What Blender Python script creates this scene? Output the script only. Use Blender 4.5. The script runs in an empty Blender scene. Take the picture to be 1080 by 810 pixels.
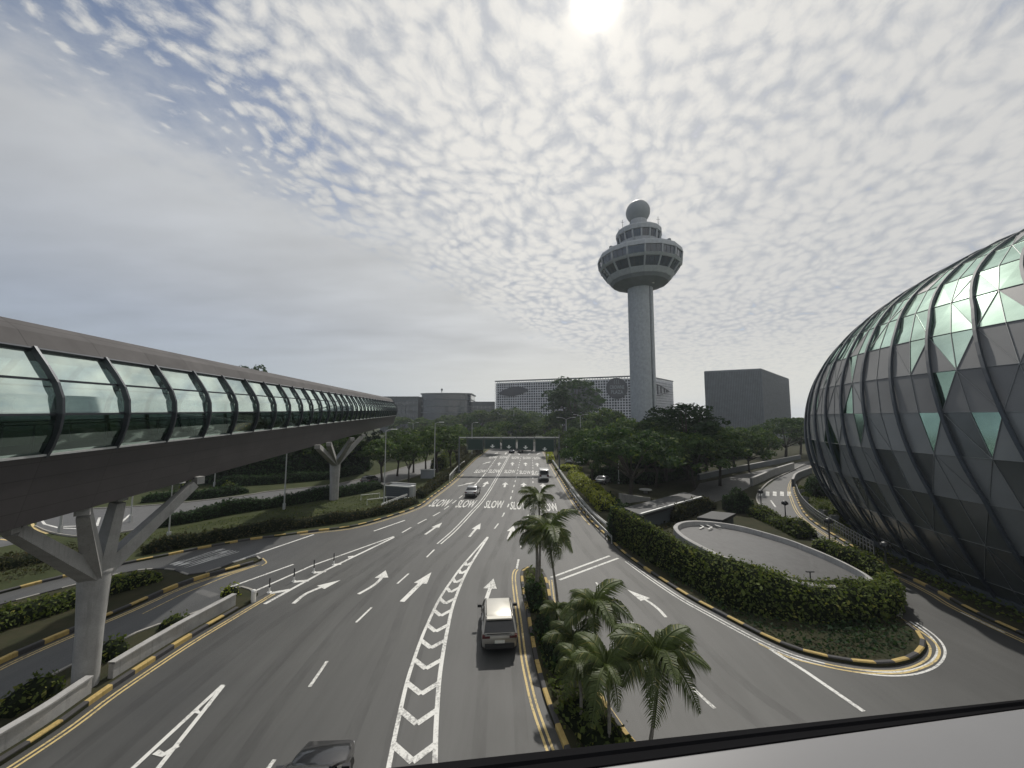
import bpy, bmesh, math, random
import numpy as np
from mathutils import Vector, Matrix
R = math.radians
SC = bpy.context.scene
COL = SC.collection
rnd = random.Random(7)
NR = np.random.default_rng(11)

# ------------------------------------------------------------------ camera
F, CH = 406.0, 12.0                      # focal length in photo pixels (1080 wide), eye height
PITCH = math.atan(35 / F)
cam = bpy.data.cameras.new('camera')
cam.sensor_width = 36.0
cam.lens = F / 1080 * 36
cam.clip_start, cam.clip_end = 0.05, 9000
camo = bpy.data.objects.new('camera', cam)
COL.objects.link(camo)
camo.location = (0, 0, CH)
camo.rotation_euler = (R(90) + PITCH, 0, 0)
SC.camera = camo

# ------------------------------------------------------------------ view
SC.view_settings.view_transform = 'Standard'
SC.view_settings.look = 'None'
SC.view_settings.gamma = 1
SC.view_settings.exposure = 0.0
SC.view_settings.use_curve_mapping = False
SC.render.engine = 'CYCLES'
SC.cycles.use_denoising = True
SC.cycles.max_bounces = 7
SC.cycles.transparent_max_bounces = 16
SC.cycles.sample_clamp_indirect = 6

# ------------------------------------------------------------------ sun and sky
SUN_EL, SUN_AZ = R(49.1), R(13.4)        # azimuth clockwise from +Y (straight ahead)
sd = Vector((math.cos(SUN_EL) * math.sin(SUN_AZ), math.cos(SUN_EL) * math.cos(SUN_AZ), math.sin(SUN_EL)))
sl = bpy.data.lights.new('sun', 'SUN')
sl.energy = 3.4
sl.angle = R(1.2)
sl.color = (1, .95, .87)
so = bpy.data.objects.new('sun', sl)
COL.objects.link(so)
so.rotation_euler = sd.to_track_quat('Z', 'Y').to_euler()
so.location = sd * 300


class NT:
    """small helper for node trees"""
    def __init__(self, tree):
        self.t = tree
        self.n = tree.nodes
        self.l = tree.links

    def put(self, sock, v):
        if isinstance(v, bpy.types.NodeSocket):
            self.l.new(v, sock)
        elif isinstance(v, (tuple, list)) and len(v) == 3 and sock.type == 'RGBA':
            sock.default_value = (*v, 1)
        else:
            sock.default_value = v

    def node(self, kind, **kw):
        nd = self.n.new(kind)
        for k, v in kw.items():
            setattr(nd, k, v)
        return nd

    def m(self, op, a, b=0.0, c=0.0, clamp=False):
        nd = self.node('ShaderNodeMath', operation=op, use_clamp=clamp)
        for i, v in enumerate((a, b, c)):
            self.put(nd.inputs[i], v)
        return nd.outputs[0]

    def vm(self, op, a, b=(0, 0, 0)):
        nd = self.node('ShaderNodeVectorMath', operation=op)
        self.put(nd.inputs[0], a)
        if op == 'SCALE':
            self.put(nd.inputs['Scale'], b)
        else:
            self.put(nd.inputs[1], b)
        return nd.outputs['Value'] if op in ('DOT_PRODUCT', 'LENGTH') else nd.outputs[0]

    def sstep(self, v, lo, hi, a=0.0, b=1.0):
        nd = self.node('ShaderNodeMapRange', interpolation_type='SMOOTHSTEP')
        self.put(nd.inputs[0], v)
        for i, q in enumerate((lo, hi, a, b)):
            self.put(nd.inputs[i + 1], q)
        return nd.outputs[0]

    def lin(self, v, lo, hi, a=0.0, b=1.0):
        nd = self.node('ShaderNodeMapRange')
        self.put(nd.inputs[0], v)
        for i, q in enumerate((lo, hi, a, b)):
            self.put(nd.inputs[i + 1], q)
        return nd.outputs[0]

    def mix(self, f, a, b, blend='MIX'):
        nd = self.node('ShaderNodeMix', data_type='RGBA', blend_type=blend)
        self.put(nd.inputs['Factor'], f)
        self.put(nd.inputs[6], a)
        self.put(nd.inputs[7], b)
        return nd.outputs[2]

    def noise(self, vec, scale, detail=3, rough=.5, dim='3D', color=False):
        nd = self.node('ShaderNodeTexNoise', noise_dimensions=dim)
        if vec is not None:
            self.put(nd.inputs['Vector'], vec)
        nd.inputs['Scale'].default_value = scale
        nd.inputs['Detail'].default_value = detail
        nd.inputs['Roughness'].default_value = rough
        return nd.outputs['Color' if color else 'Fac']

    def map(self, vec, loc=(0, 0, 0), rot=(0, 0, 0), scale=(1, 1, 1)):
        nd = self.node('ShaderNodeMapping')
        self.put(nd.inputs[0], vec)
        nd.inputs[1].default_value = loc
        nd.inputs[2].default_value = rot
        nd.inputs[3].default_value = scale
        return nd.outputs[0]


def build_world():
    w = bpy.data.worlds.new('World')
    SC.world = w
    w.use_nodes = True
    T = NT(w.node_tree)
    T.n.clear()
    out = T.node('ShaderNodeOutputWorld')
    sky = T.node('ShaderNodeTexSky', sky_type='NISHITA')
    sky.sun_disc = False
    sky.sun_elevation = SUN_EL
    sky.sun_rotation = SUN_AZ
    sky.air_density, sky.dust_density, sky.ozone_density = 1.0, 1.5, 1.0
    bg1 = T.node('ShaderNodeBackground')
    T.put(bg1.inputs[0], sky.outputs[0])
    bg1.inputs[1].default_value = 0.082
    d = T.vm('NORMALIZE', T.node('ShaderNodeTexCoord').outputs['Generated'])
    sx = T.node('ShaderNodeSeparateXYZ')
    T.put(sx.inputs[0], d)
    x, y, z = sx.outputs
    zc = T.m('ADD', T.m('MAXIMUM', z, 0.01), 0.12)
    u, v = T.m('DIVIDE', x, zc), T.m('DIVIDE', y, zc)
    cb = T.node('ShaderNodeCombineXYZ')
    T.put(cb.inputs[0], u)
    T.put(cb.inputs[1], v)
    P = cb.outputs[0]
    warp = T.vm('SUBTRACT', T.noise(P, 2.2, 3, color=True), (.5, .5, .5))
    warp2 = T.vm('SUBTRACT', T.noise(P, 9, 3, color=True), (.5, .5, .5))
    Pw = T.vm('ADD', P, T.vm('ADD', T.vm('SCALE', warp, .20), T.vm('SCALE', warp2, .034)))
    # stretch the puffs a little along the rows in which the cloud sheet breaks up
    Ps = T.map(Pw, rot=(0, 0, R(-58)), scale=(1, 1, 1))
    Ps = T.map(Ps, scale=(.84, 1.08, 1))
    big = T.noise(Pw, 1.5, 3)
    mid = T.noise(Ps, 7.5, 5, .62)
    fine = T.noise(Ps, 27, 8, .72)
    vo = T.node('ShaderNodeTexVoronoi', feature='SMOOTH_F1', voronoi_dimensions='2D')
    T.put(vo.inputs['Vector'], Ps)
    vo.inputs['Scale'].default_value = 19
    vo.inputs['Smoothness'].default_value = .45
    puff = T.m('SUBTRACT', 1.0, T.m('MULTIPLY', vo.outputs['Distance'], 1.35))
    edge = T.m('ADD', T.m('SUBTRACT', T.m('MULTIPLY', u, 1.67), v), 2.75)
    lump = T.m('ADD', T.m('MULTIPLY', puff, .34), T.m('ADD', T.m('MULTIPLY', mid, .66), T.m('MULTIPLY', fine, .62)))   # about .2 .. 1.2
    # blue gaps open towards the upper left, the sheet thickens to the right
    thick = T.m('ADD', T.sstep(u, -1.25, -.05, -.26, .30), T.m('MULTIPLY', T.m('SUBTRACT', big, .5), .62))
    dens = T.m('ADD', lump, thick)
    cover = T.sstep(dens, .50, .86)
    shade = T.sstep(T.m('ADD', T.m('MULTIPLY', dens, .5), T.m('MULTIPLY', lump, .55)), .64, 1.16)
    cloud = T.mix(shade, (.39, .42, .475), (.71, .70, .675))
    cloud = T.mix(T.m('MULTIPLY', T.sstep(u, .0, 1.3), .45), cloud, (.535, .54, .545))
    # smooth grey veil below the edge of the sheet
    el = T.sstep(z, .0, .5)
    veil_l = T.mix(el, (.29, .35, .45), (.40, .43, .48))
    veil = T.mix(T.sstep(u, -3.2, .8), veil_l, (.60, .605, .60))
    vn = T.noise(T.map(P, scale=(.8, 1.6, 1)), 1.6, 4, .5)
    veil = T.mix(1.0, veil, T.lin(vn, .3, .7, .88, 1.1), 'MULTIPLY')
    e2 = T.m('ADD', edge, T.m('MULTIPLY', T.m('SUBTRACT', T.noise(P, 3, 6, .62), .5), 2.0))
    sheet = T.sstep(e2, -.35, 1.0)
    col = T.mix(sheet, veil, cloud)
    mask = T.m('MAXIMUM', cover, T.m('SUBTRACT', 1.0, sheet))
    # the sheet melts into bright haze near the horizon
    hz = T.sstep(z, .22, .05)
    hcol = T.mix(T.sstep(u, -4.2, 1.0), (.41, .47, .53), (.74, .73, .665))
    col = T.mix(T.m('MULTIPLY', hz, .8), col, hcol)
    mask = T.m('MAXIMUM', mask, hz)
    # the sun behind thin cloud
    dt = T.m('MAXIMUM', T.vm('DOT_PRODUCT', d, tuple(sd)), 0.0)
    g1 = T.m('MULTIPLY', T.m('POWER', dt, 3200), 6.0)
    g2 = T.m('MULTIPLY', T.m('POWER', dt, 160), .15)
    g3 = T.m('MULTIPLY', T.m('POWER', dt, 8), .15)
    glow = T.mix(1.0, T.mix(1.0, (0, 0, 0), (1, .93, .78)), T.m('ADD', g1, g2), 'MULTIPLY')
    glow = T.mix(1.0, glow, T.mix(1.0, (1, .92, .78), g3, 'MULTIPLY'), 'ADD')
    col = T.mix(1.0, col, glow, 'ADD')
    bg2 = T.node('ShaderNodeBackground')
    T.put(bg2.inputs[0], col)
    bg2.inputs[1].default_value = 1.0
    mx = T.node('ShaderNodeMixShader')
    T.put(mx.inputs[0], T.m('MAXIMUM', mask, T.sstep(T.m('ADD', g1, g2), .02, .3)))
    T.l.new(bg1.outputs[0], mx.inputs[1])
    T.l.new(bg2.outputs[0], mx.inputs[2])
    T.l.new(mx.outputs[0], out.inputs[0])


build_world()


# ------------------------------------------------------------------ pixel of the photo -> place in the world
def ray(px, py):
    x, u = (px - 540) / F, (405 - py) / F
    return Vector((x, math.cos(PITCH) - u * math.sin(PITCH), math.sin(PITCH) + u * math.cos(PITCH)))


def G(px, py, z=0.0):
    d = ray(px, py)
    t = (z - CH) / d.z
    return Vector((d.x * t, d.y * t, z))


def at(px, py, Y):
    d = ray(px, py)
    t = Y / d.y
    return Vector((d.x * t, Y, CH + d.z * t))


def GL(pts, z=0.0):
    return [G(p[0], p[1], z) for p in pts]


# ------------------------------------------------------------------ materials
MATS = {}


def mat(name, color=(.5, .5, .5), rough=.6, metal=0.0, var=.12, scale=3.0, bump=0.0, bscale=None, coat=0.0, spec=.5, fn=None, detail=4):
    if name in MATS:
        return MATS[name]
    m = bpy.data.materials.new(name)
    m.use_nodes = True
    T = NT(m.node_tree)
    b = m.node_tree.nodes['Principled BSDF']
    obj = T.node('ShaderNodeTexCoord').outputs['Object']
    pos = T.node('ShaderNodeNewGeometry').outputs['Position']
    T.b, T.pos, T.obj = b, pos, obj
    c = color
    n = T.noise(pos, scale, detail, .6)
    if var:
        c = T.mix(1.0, color, T.lin(n, .25, .75, 1 - var, 1 + var), 'MULTIPLY')
    T.put(b.inputs['Base Color'], c)
    T.col = c
    b.inputs['Roughness'].default_value = rough
    b.inputs['Metallic'].default_value = metal
    b.inputs['Coat Weight'].default_value = coat
    b.inputs['Coat Roughness'].default_value = .08
    b.inputs['Specular IOR Level'].default_value = spec
    if bump:
        bp = T.node('ShaderNodeBump')
        bp.inputs['Strength'].default_value = bump
        bp.inputs['Distance'].default_value = .05
        T.put(bp.inputs['Height'], T.noise(pos, bscale or scale * 8, 3))
        T.l.new(bp.outputs[0], b.inputs['Normal'])
    if fn:
        fn(T)
    MATS[name] = m
    return m


def asphalt_fn(T):
    pos = T.pos
    sp = T.noise(pos, 55, 2, .7)
    big = T.noise(pos, .12, 4, .6)
    med = T.noise(T.map(pos, rot=(0, 0, R(-8)), scale=(1.2, .10, 1)), .9, 4, .65)
    c = T.mix(T.lin(big, .3, .7), (.036, .037, .037), (.056, .057, .055))
    c = T.mix(1.0, c, T.lin(med, .25, .75, .70, 1.22), 'MULTIPLY')
    c = T.mix(1.0, c, T.lin(sp, .25, .75, .72, 1.28), 'MULTIPLY')
    # oil drip and worn wheel tracks
    st = T.noise(pos, .8, 5, .7)
    c = T.mix(T.sstep(st, .64, .74, 0, .32), c, (.026, .026, .027))
    T.put(T.b.inputs['Base Color'], c)
    T.put(T.b.inputs['Roughness'], T.lin(big, .3, .7, .50, .64))


def paint_fn(T, base):
    w = T.noise(T.pos, 9, 6, .75)
    w2 = T.noise(T.pos, .5, 3, .6)
    f = T.sstep(T.m('ADD', w, T.m('MULTIPLY', T.m('SUBTRACT', w2, .5), .5)), .36, .52)
    T.put(T.b.inputs['Base Color'], T.mix(f, tuple(.35 * q + .05 for q in base), base))


def leaf_fn(dark, light, yel=None):
    def fn(T):
        g = T.node('ShaderNodeNewGeometry')
        ri = g.outputs['Random Per Island']
        oi = T.node('ShaderNodeObjectInfo').outputs['Random']
        n = T.noise(T.pos, .7, 3, .65)
        f = T.m('ADD', T.m('MULTIPLY', ri, .48), T.lin(n, .32, .68, -.05, .55))
        c = T.mix(f, dark, light)
        if yel:
            c = T.mix(T.sstep(ri, .86, .97), c, yel)
        c = T.mix(1.0, c, T.lin(oi, 0, 1, .82, 1.18), 'MULTIPLY')
        T.put(T.b.inputs['Base Color'], c)
        tr = T.node('ShaderNodeBsdfTranslucent')
        T.put(tr.inputs[0], T.mix(1.0, c, (1.25, 1.35, .55), 'MULTIPLY'))
        ms = T.node('ShaderNodeMixShader')
        ms.inputs[0].default_value = .30
        outn = [q for q in T.n if q.type == 'OUTPUT_MATERIAL'][0]
        T.l.new(T.b.outputs[0], ms.inputs[1])
        T.l.new(tr.outputs[0], ms.inputs[2])
        T.l.new(ms.outputs[0], outn.inputs[0])
    return fn


def grass_fn(T):
    n = T.noise(T.pos, .35, 5, .65)
    n2 = T.noise(T.pos, 7, 4, .7)
    c = T.mix(T.lin(n, .3, .7), (.026, .034, .014), (.052, .060, .026))
    c = T.mix(T.sstep(n2, .55, .75, 0, .6), c, (.10, .085, .045))
    T.put(T.b.inputs['Base Color'], c)


def soil_fn(T):
    n = T.noise(T.pos, .6, 5, .7)
    n2 = T.noise(T.pos, 11, 4, .7)
    c = T.mix(T.lin(n, .3, .7), (.022, .026, .014), (.045, .040, .024))
    c = T.mix(T.sstep(n2, .5, .72, 0, .7), c, (.030, .045, .016))
    T.put(T.b.inputs['Base Color'], c)


def ground_fn(T):
    n = T.noise(T.pos, .04, 6, .65)
    c = T.mix(T.lin(n, .35, .65), (.024, .036, .016), (.055, .058, .032))
    n2 = T.noise(T.pos, 1.7, 4, .7)
    c = T.mix(1.0, c, T.lin(n2, .3, .7, .7, 1.3), 'MULTIPLY')
    T.put(T.b.inputs['Base Color'], c)


def concrete_fn(base, streak=.35):
    def fn(T):
        n = T.noise(T.pos, 1.3, 6, .65)
        s = T.noise(T.map(T.pos, scale=(3.2, 3.2, .22)), 1.6, 5, .7)
        fi = T.noise(T.pos, 26, 3, .6)
        c = T.mix(T.lin(n, .3, .7), tuple(q * .80 for q in base), tuple(q * 1.12 for q in base))
        c = T.mix(T.sstep(s, .5, .72, 0, streak), c, tuple(q * .38 for q in base))
        c = T.mix(1.0, c, T.lin(fi, .3, .7, .9, 1.1), 'MULTIPLY')
        T.put(T.b.inputs['Base Color'], c)
    return fn


def clad_fn(base, sx, sy, dark=.72):
    """metal cladding panels with fine joints, laid out by the mesh's own UV map (metres)"""
    def fn(T):
        uv = T.node('ShaderNodeUVMap').outputs[0]
        br = T.node('ShaderNodeTexBrick', offset=0.0)
        T.put(br.inputs['Vector'], uv)
        br.inputs['Color1'].default_value = (*[q * .9 for q in base], 1)
        br.inputs['Color2'].default_value = (*[q * 1.12 for q in base], 1)
        br.inputs['Mortar'].default_value = (*[q * dark * .6 for q in base], 1)
        br.inputs['Scale'].default_value = 1
        br.inputs['Mortar Size'].default_value = .012
        br.inputs['Brick Width'].default_value = sx
        br.inputs['Row Height'].default_value = sy
        n = T.noise(T.pos, .7, 5, .6)
        c = T.mix(1.0, br.outputs[0], T.lin(n, .3, .7, .82, 1.16), 'MULTIPLY')
        T.put(T.b.inputs['Base Color'], c)
    return fn


def glass_mat(name, tint, see=.5, rough=.05, var=.25):
    """tinted pane: part mirror, part clear"""
    m = bpy.data.materials.new(name)
    m.use_nodes = True
    T = NT(m.node_tree)
    T.n.clear()
    out = T.node('ShaderNodeOutputMaterial')
    pos = T.node('ShaderNodeNewGeometry').outputs['Position']
    gl = T.node('ShaderNodeBsdfGlossy')
    gl.inputs['Roughness'].default_value = rough
    n = T.noise(pos, .35, 4)
    T.put(gl.inputs[0], T.mix(1.0, tint, T.lin(n, .3, .7, 1 - var, 1 + var), 'MULTIPLY'))
    bp = T.node('ShaderNodeBump')
    bp.inputs['Strength'].default_value = .06
    T.put(bp.inputs['Height'], T.noise(pos, .9, 2))
    T.l.new(bp.outputs[0], gl.inputs['Normal'])
    tp = T.node('ShaderNodeBsdfTransparent')
    T.put(tp.inputs[0], tint)
    fr = T.node('ShaderNodeFresnel')
    fr.inputs[0].default_value = 1.5
    ms = T.node('ShaderNodeMixShader')
    T.put(ms.inputs[0], T.m('ADD', T.m('MULTIPLY', fr.outputs[0], .9), 1 - see, clamp=True))
    T.l.new(tp.outputs[0], ms.inputs[1])
    T.l.new(gl.outputs[0], ms.inputs[2])
    T.l.new(ms.outputs[0], out.inputs[0])
    MATS[name] = m
    return m


mat('asphalt', fn=asphalt_fn, rough=.7, bump=.25, bscale=60)
mat('ramp_asphalt', (.075, .075, .075), fn=lambda T: (asphalt_fn(T), T.put(T.b.inputs['Base Color'], T.mix(1.0, T.lin(T.noise(T.pos, 2.2, 6, .7), .3, .7, .058, .092), T.lin(T.noise(T.pos, 60, 2), .3, .7, .8, 1.2), 'MULTIPLY'))))
mat('white_paint', fn=lambda T: paint_fn(T, (.60, .60, .575)), rough=.7)
mat('yellow_paint', fn=lambda T: paint_fn(T, (.52, .40, .17)), rough=.7)
mat('kerb_yellow', fn=concrete_fn((.40, .29, .10), .65), rough=.8)
mat('kerb_black', fn=concrete_fn((.045, .044, .046), .3), rough=.8)
mat('kerb_grey', fn=concrete_fn((.27, .26, .24), .5), rough=.85)
mat('concrete', fn=concrete_fn((.28, .278, .27)), rough=.85, bump=.15)
mat('pale_concrete', fn=concrete_fn((.33, .325, .315), .4), rough=.85, bump=.15)
mat('tower_white', fn=concrete_fn((.36, .38, .405), .22), rough=.8)
mat('grass', fn=grass_fn, rough=.95, spec=.1)
mat('soil', fn=soil_fn, rough=.95, spec=.1)
mat('ground', fn=ground_fn, rough=.95, spec=.1)
mat('leaf_tree', fn=leaf_fn((.020, .040, .016), (.070, .115, .032), (.12, .15, .04)), rough=.75, spec=.12)
mat('leaf_dark', fn=leaf_fn((.011, .026, .015), (.040, .070, .028)), rough=.75, spec=.12)
mat('leaf_rain', fn=leaf_fn((.013, .031, .017), (.056, .096, .034), (.10, .13, .04)), rough=.75, spec=.12)
mat('leaf_lime', fn=leaf_fn((.15, .18, .022), (.36, .38, .045), (.45, .43, .07)), rough=.5, spec=.3)
mat('leaf_hedge', fn=leaf_fn((.040, .058, .016), (.112, .142, .038), (.18, .18, .05)), rough=.75, spec=.12)
mat('leaf_low', fn=leaf_fn((.022, .026, .014), (.058, .058, .026), (.09, .065, .03)), rough=.75, spec=.12)
mat('leaf_palm', fn=leaf_fn((.034, .050, .016), (.100, .128, .040), (.19, .18, .06)), rough=.5, spec=.25)
mat('leaf_core', (.010, .014, .007), rough=.95, spec=.05, var=.4, scale=5)  # darker than the leaves: shade inside the foliage put into its colour
mat('bark', (.045, .038, .030), rough=.95, var=.4, scale=6, bump=.6)
mat('palm_bark', (.20, .185, .16), rough=.9, var=.35, scale=9, bump=.5)
mat('steel', (.34, .35, .36), rough=.45, metal=.6, var=.15)
mat('galv', (.42, .43, .43), rough=.5, metal=.5, var=.15, scale=8)
mat('dark_metal', (.028, .030, .033), rough=.5, metal=.2)
mat('rib_metal', (.040, .046, .055), rough=.42, metal=.5, var=.15)
mat('white_metal', (.68, .68, .66), rough=.5)
mat('bridge_dark', fn=clad_fn((.036, .032, .034), 2.75, .55), rough=.55)
mat('bridge_roof', fn=clad_fn((.078, .074, .075), 2.75, 1.1), rough=.8, spec=.2)
mat('bridge_floor', (.09, .09, .09), rough=.7)
mat('rubber', (.008, .008, .009), rough=.95, spec=.05)
mat('sill_white', (.165, .165, .17), rough=.5, var=.05, scale=2)
mat('tyre', (.018, .018, .018), rough=.85)
mat('rim', (.35, .35, .36), rough=.35, metal=.8)
mat('lamp_red', (.07, .010, .012), rough=.2, coat=.6, var=.1)
mat('lamp_clear', (.65, .66, .68), rough=.15, coat=.6, var=.1)
mat('car_glass', (.010, .012, .014), rough=.08, coat=.3, spec=.5, var=.05)
mat('car_trim', (.02, .02, .02), rough=.6)
mat('chrome', (.75, .75, .74), rough=.12, metal=1.0, var=.03)
mat('plate', (.55, .55, .5), rough=.5)
mat('sign_green', (.006, .030, .024), rough=.45)
mat('sign_white', (.70, .72, .70), rough=.5)
mat('dark_glass', (.030, .038, .046), rough=.12, coat=.4, spec=.7, var=.3, scale=.3)
mat('tower_glass', (.030, .045, .065), rough=.12, coat=.4, spec=.7, var=.25, scale=.4)
mat('bldg_grey', (.075, .085, .095), rough=.6, var=.12, scale=.4)
mat('bldg_dark', (.075, .088, .098), rough=.6, var=.2, scale=.2)
mat('bldg_fin', (.22, .24, .26), rough=.55, var=.1, scale=.5)
mat('lattice', (.52, .53, .57), rough=.6, var=.1, scale=.3)
mat('lattice_back', (.030, .033, .045), rough=.6, var=.3, scale=.4)
mat('leaf_motif', (.035, .037, .045), rough=.5, var=.2, scale=.6)
mat('roof_slab', (.034, .036, .038), rough=.7, var=.25, scale=.8)
mat('paving', fn=concrete_fn((.24, .235, .225), .3), rough=.85)
mat('brick_red', fn=concrete_fn((.19, .10, .07), .4), rough=.9)
# air dome cladding
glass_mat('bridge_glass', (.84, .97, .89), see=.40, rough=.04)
glass_mat('bridge_glass_low', (.34, .42, .385), see=.62, rough=.04)  # same glass, darker tint: the lower band's missing sky light painted in
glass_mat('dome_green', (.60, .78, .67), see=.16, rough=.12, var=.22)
glass_mat('dome_green_low', (.36, .52, .43), see=.30, rough=.12, var=.3)  # same mint pane with the dimmer reflection of low rows put into its tint
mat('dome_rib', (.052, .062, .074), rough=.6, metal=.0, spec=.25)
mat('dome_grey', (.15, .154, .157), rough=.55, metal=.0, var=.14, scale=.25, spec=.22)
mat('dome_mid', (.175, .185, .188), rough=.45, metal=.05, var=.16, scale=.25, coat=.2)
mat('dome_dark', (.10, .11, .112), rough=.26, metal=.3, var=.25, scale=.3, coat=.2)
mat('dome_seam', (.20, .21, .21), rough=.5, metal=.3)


# ------------------------------------------------------------------ mesh builder
class MB:
    def __init__(self):
        self.v, self.f, self.mi, self.uv = [], [], [], {}

    def face(self, pts, m=0, uv=None):
        i = len(self.v)
        self.v.extend([tuple(p) for p in pts])
        if uv:
            self.uv[len(self.f)] = uv
        self.f.append(tuple(range(i, i + len(pts))))
        self.mi.append(m)

    def mesh(self, vs, fs, m=0):
        i = len(self.v)
        self.v.extend([tuple(p) for p in vs])
        for q in fs:
            self.f.append(tuple(k + i for k in q))
            self.mi.append(m)

    def box(self, c, s, rz=0.0, m=0, M=None):
        x, y, z = s[0] / 2, s[1] / 2, s[2] / 2
        vs = [Vector((a * x, b * y, d * z)) for d in (-1, 1) for a, b in ((-1, -1), (1, -1), (1, 1), (-1, 1))]
        Rm = M if M is not None else Matrix.Rotation(rz, 3, 'Z')
        vs = [Rm @ p + Vector(c) for p in vs]
        self.mesh(vs, [(3, 2, 1, 0), (4, 5, 6, 7), (0, 1, 5, 4), (1, 2, 6, 5), (2, 3, 7, 6), (3, 0, 4, 7)], m)

    def bar(self, p, q, w, h=None, w2=None, h2=None, m=0, up=Vector((0, 0, 1))):
        """rectangular bar p->q, tapering from w x h to w2 x h2"""
        p, q = Vector(p), Vector(q)
        h = h or w
        w2, h2 = w2 or w, h2 or h
        d = (q - p).normalized()
        s = d.cross(up)
        if s.length < 1e-4:
            s = Vector((1, 0, 0))
        s.normalize()
        t = s.cross(d)
        vs = [p + s * a * w / 2 + t * b * h / 2 for a, b in ((-1, -1), (1, -1), (1, 1), (-1, 1))]
        vs += [q + s * a * w2 / 2 + t * b * h2 / 2 for a, b in ((-1, -1), (1, -1), (1, 1), (-1, 1))]
        self.mesh(vs, [(0, 1, 2, 3), (7, 6, 5, 4), (4, 5, 1, 0), (5, 6, 2, 1), (6, 7, 3, 2), (7, 4, 0, 3)], m)

    def tube(self, pts, r, seg=8, m=0, cap=True):
        pts = [Vector(p) for p in pts]
        rs = r if isinstance(r, (list, tuple)) else [r] * len(pts)
        rings = []
        ref = Vector((0, 0, 1))
        for i, p in enumerate(pts):
            d = (pts[min(i + 1, len(pts) - 1)] - pts[max(i - 1, 0)]).normalized()
            a = d.cross(ref)
            if a.length < .05:
                a = d.cross(Vector((1, 0, 0)))
            a.normalize()
            b = a.cross(d)
            rings.append([p + (a * math.cos(k * 2 * math.pi / seg) + b * math.sin(k * 2 * math.pi / seg)) * rs[i] for k in range(seg)])
        vs = [q for g in rings for q in g]
        fs = []
        for i in range(len(pts) - 1):
            for k in range(seg):
                k2 = (k + 1) % seg
                fs.append((i * seg + k, i * seg + k2, (i + 1) * seg + k2, (i + 1) * seg + k))
        if cap:
            fs.append(tuple(range(seg - 1, -1, -1)))
            fs.append(tuple((len(pts) - 1) * seg + k for k in range(seg)))
        self.mesh(vs, fs, m)

    def lathe(self, prof, c=(0, 0, 0), seg=24, m=0, cap=True, a0=0.0):
        c = Vector(c)
        vs, fs = [], []
        for r, z in prof:
            for k in range(seg):
                a = a0 + k * 2 * math.pi / seg
                vs.append(c + Vector((r * math.cos(a), r * math.sin(a), z)))
        for i in range(len(prof) - 1):
            for k in range(seg):
                k2 = (k + 1) % seg
                fs.append((i * seg + k, i * seg + k2, (i + 1) * seg + k2, (i + 1) * seg + k))
        if cap:
            fs.append(tuple(range(seg - 1, -1, -1)))
            fs.append(tuple((len(prof) - 1) * seg + k for k in range(seg)))
        self.mesh(vs, fs, m)

    def prism(self, poly, z0, z1, m=0, mtop=None, bottom=True):
        """vertical prism over a polygon; poly items may be 2D/3D; z1 may be a list per vertex"""
        n = len(poly)
        ar = sum(poly[i][0] * poly[(i + 1) % n][1] - poly[(i + 1) % n][0] * poly[i][1] for i in range(n))
        if ar < 0:
            poly = list(reversed(poly))
            if isinstance(z1, list):
                z1 = list(reversed(z1))
        zt = z1 if isinstance(z1, list) else [z1] * n
        vs = [Vector((p[0], p[1], z0)) for p in poly] + [Vector((p[0], p[1], zt[i])) for i, p in enumerate(poly)]
        self.mesh(vs, [(i, (i + 1) % n, n + (i + 1) % n, n + i) for i in range(n)], m)
        self.mesh(vs[n:], [tuple(range(n))], m if mtop is None else mtop)
        if bottom:
            self.mesh(vs[:n], [tuple(range(n - 1, -1, -1))], m)

    def strip(self, pts, w, z, m=0):
        """flat painted line along a ground polyline"""
        self.k = getattr(self, 'k', 0) + 1
        z = z + (self.k % 30) * .00025
        pts = [Vector((p[0], p[1], 0)) for p in pts]
        L, Rr = [], []
        for i, p in enumerate(pts):
            d = (pts[min(i + 1, len(pts) - 1)] - pts[max(i - 1, 0)]).normalized()
            nrm = Vector((-d.y, d.x, 0))
            L.append(p + nrm * w / 2)
            Rr.append(p - nrm * w / 2)
        for i in range(len(pts) - 1):
            self.face([(Rr[i].x, Rr[i].y, z), (Rr[i + 1].x, Rr[i + 1].y, z), (L[i + 1].x, L[i + 1].y, z), (L[i].x, L[i].y, z)], m)

    def flat(self, pts, z, m=0, stack=0):
        self.k = getattr(self, 'k', 0) + stack
        z = z + (self.k % 30) * .00025 * stack
        n = len(pts)
        ar = sum(pts[i][0] * pts[(i + 1) % n][1] - pts[(i + 1) % n][0] * pts[i][1] for i in range(n))
        if ar < 0:
            pts = list(reversed(pts))
        self.face([(p[0], p[1], z) for p in pts], m)

    def build(self, name, mats, parent=None, smooth=False, tri=False, world=True):
        if not isinstance(mats, (list, tuple)):
            mats = [mats]
        me = bpy.data.meshes.new(name)
        off = Vector((0, 0, 0))
        if parent is not None and world:
            off = ORG.get(parent.name, Vector((0, 0, 0)))
        me.from_pydata([(p[0] - off.x, p[1] - off.y, p[2] - off.z) for p in self.v], [], self.f)
        for mm in mats:
            me.materials.append(MATS[mm] if isinstance(mm, str) else mm)
        me.polygons.foreach_set('material_index', self.mi)
        if self.uv:
            ul = me.uv_layers.new(name='UVMap')
            for fi, uvs in self.uv.items():
                p = me.polygons[fi]
                for k, li in enumerate(p.loop_indices):
                    ul.data[li].uv = uvs[k]
        if tri:
            bm = bmesh.new()
            bm.from_mesh(me)
            bmesh.ops.triangulate(bm, faces=[f for f in bm.faces if len(f.verts) > 4])
            bm.to_mesh(me)
            bm.free()
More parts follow.
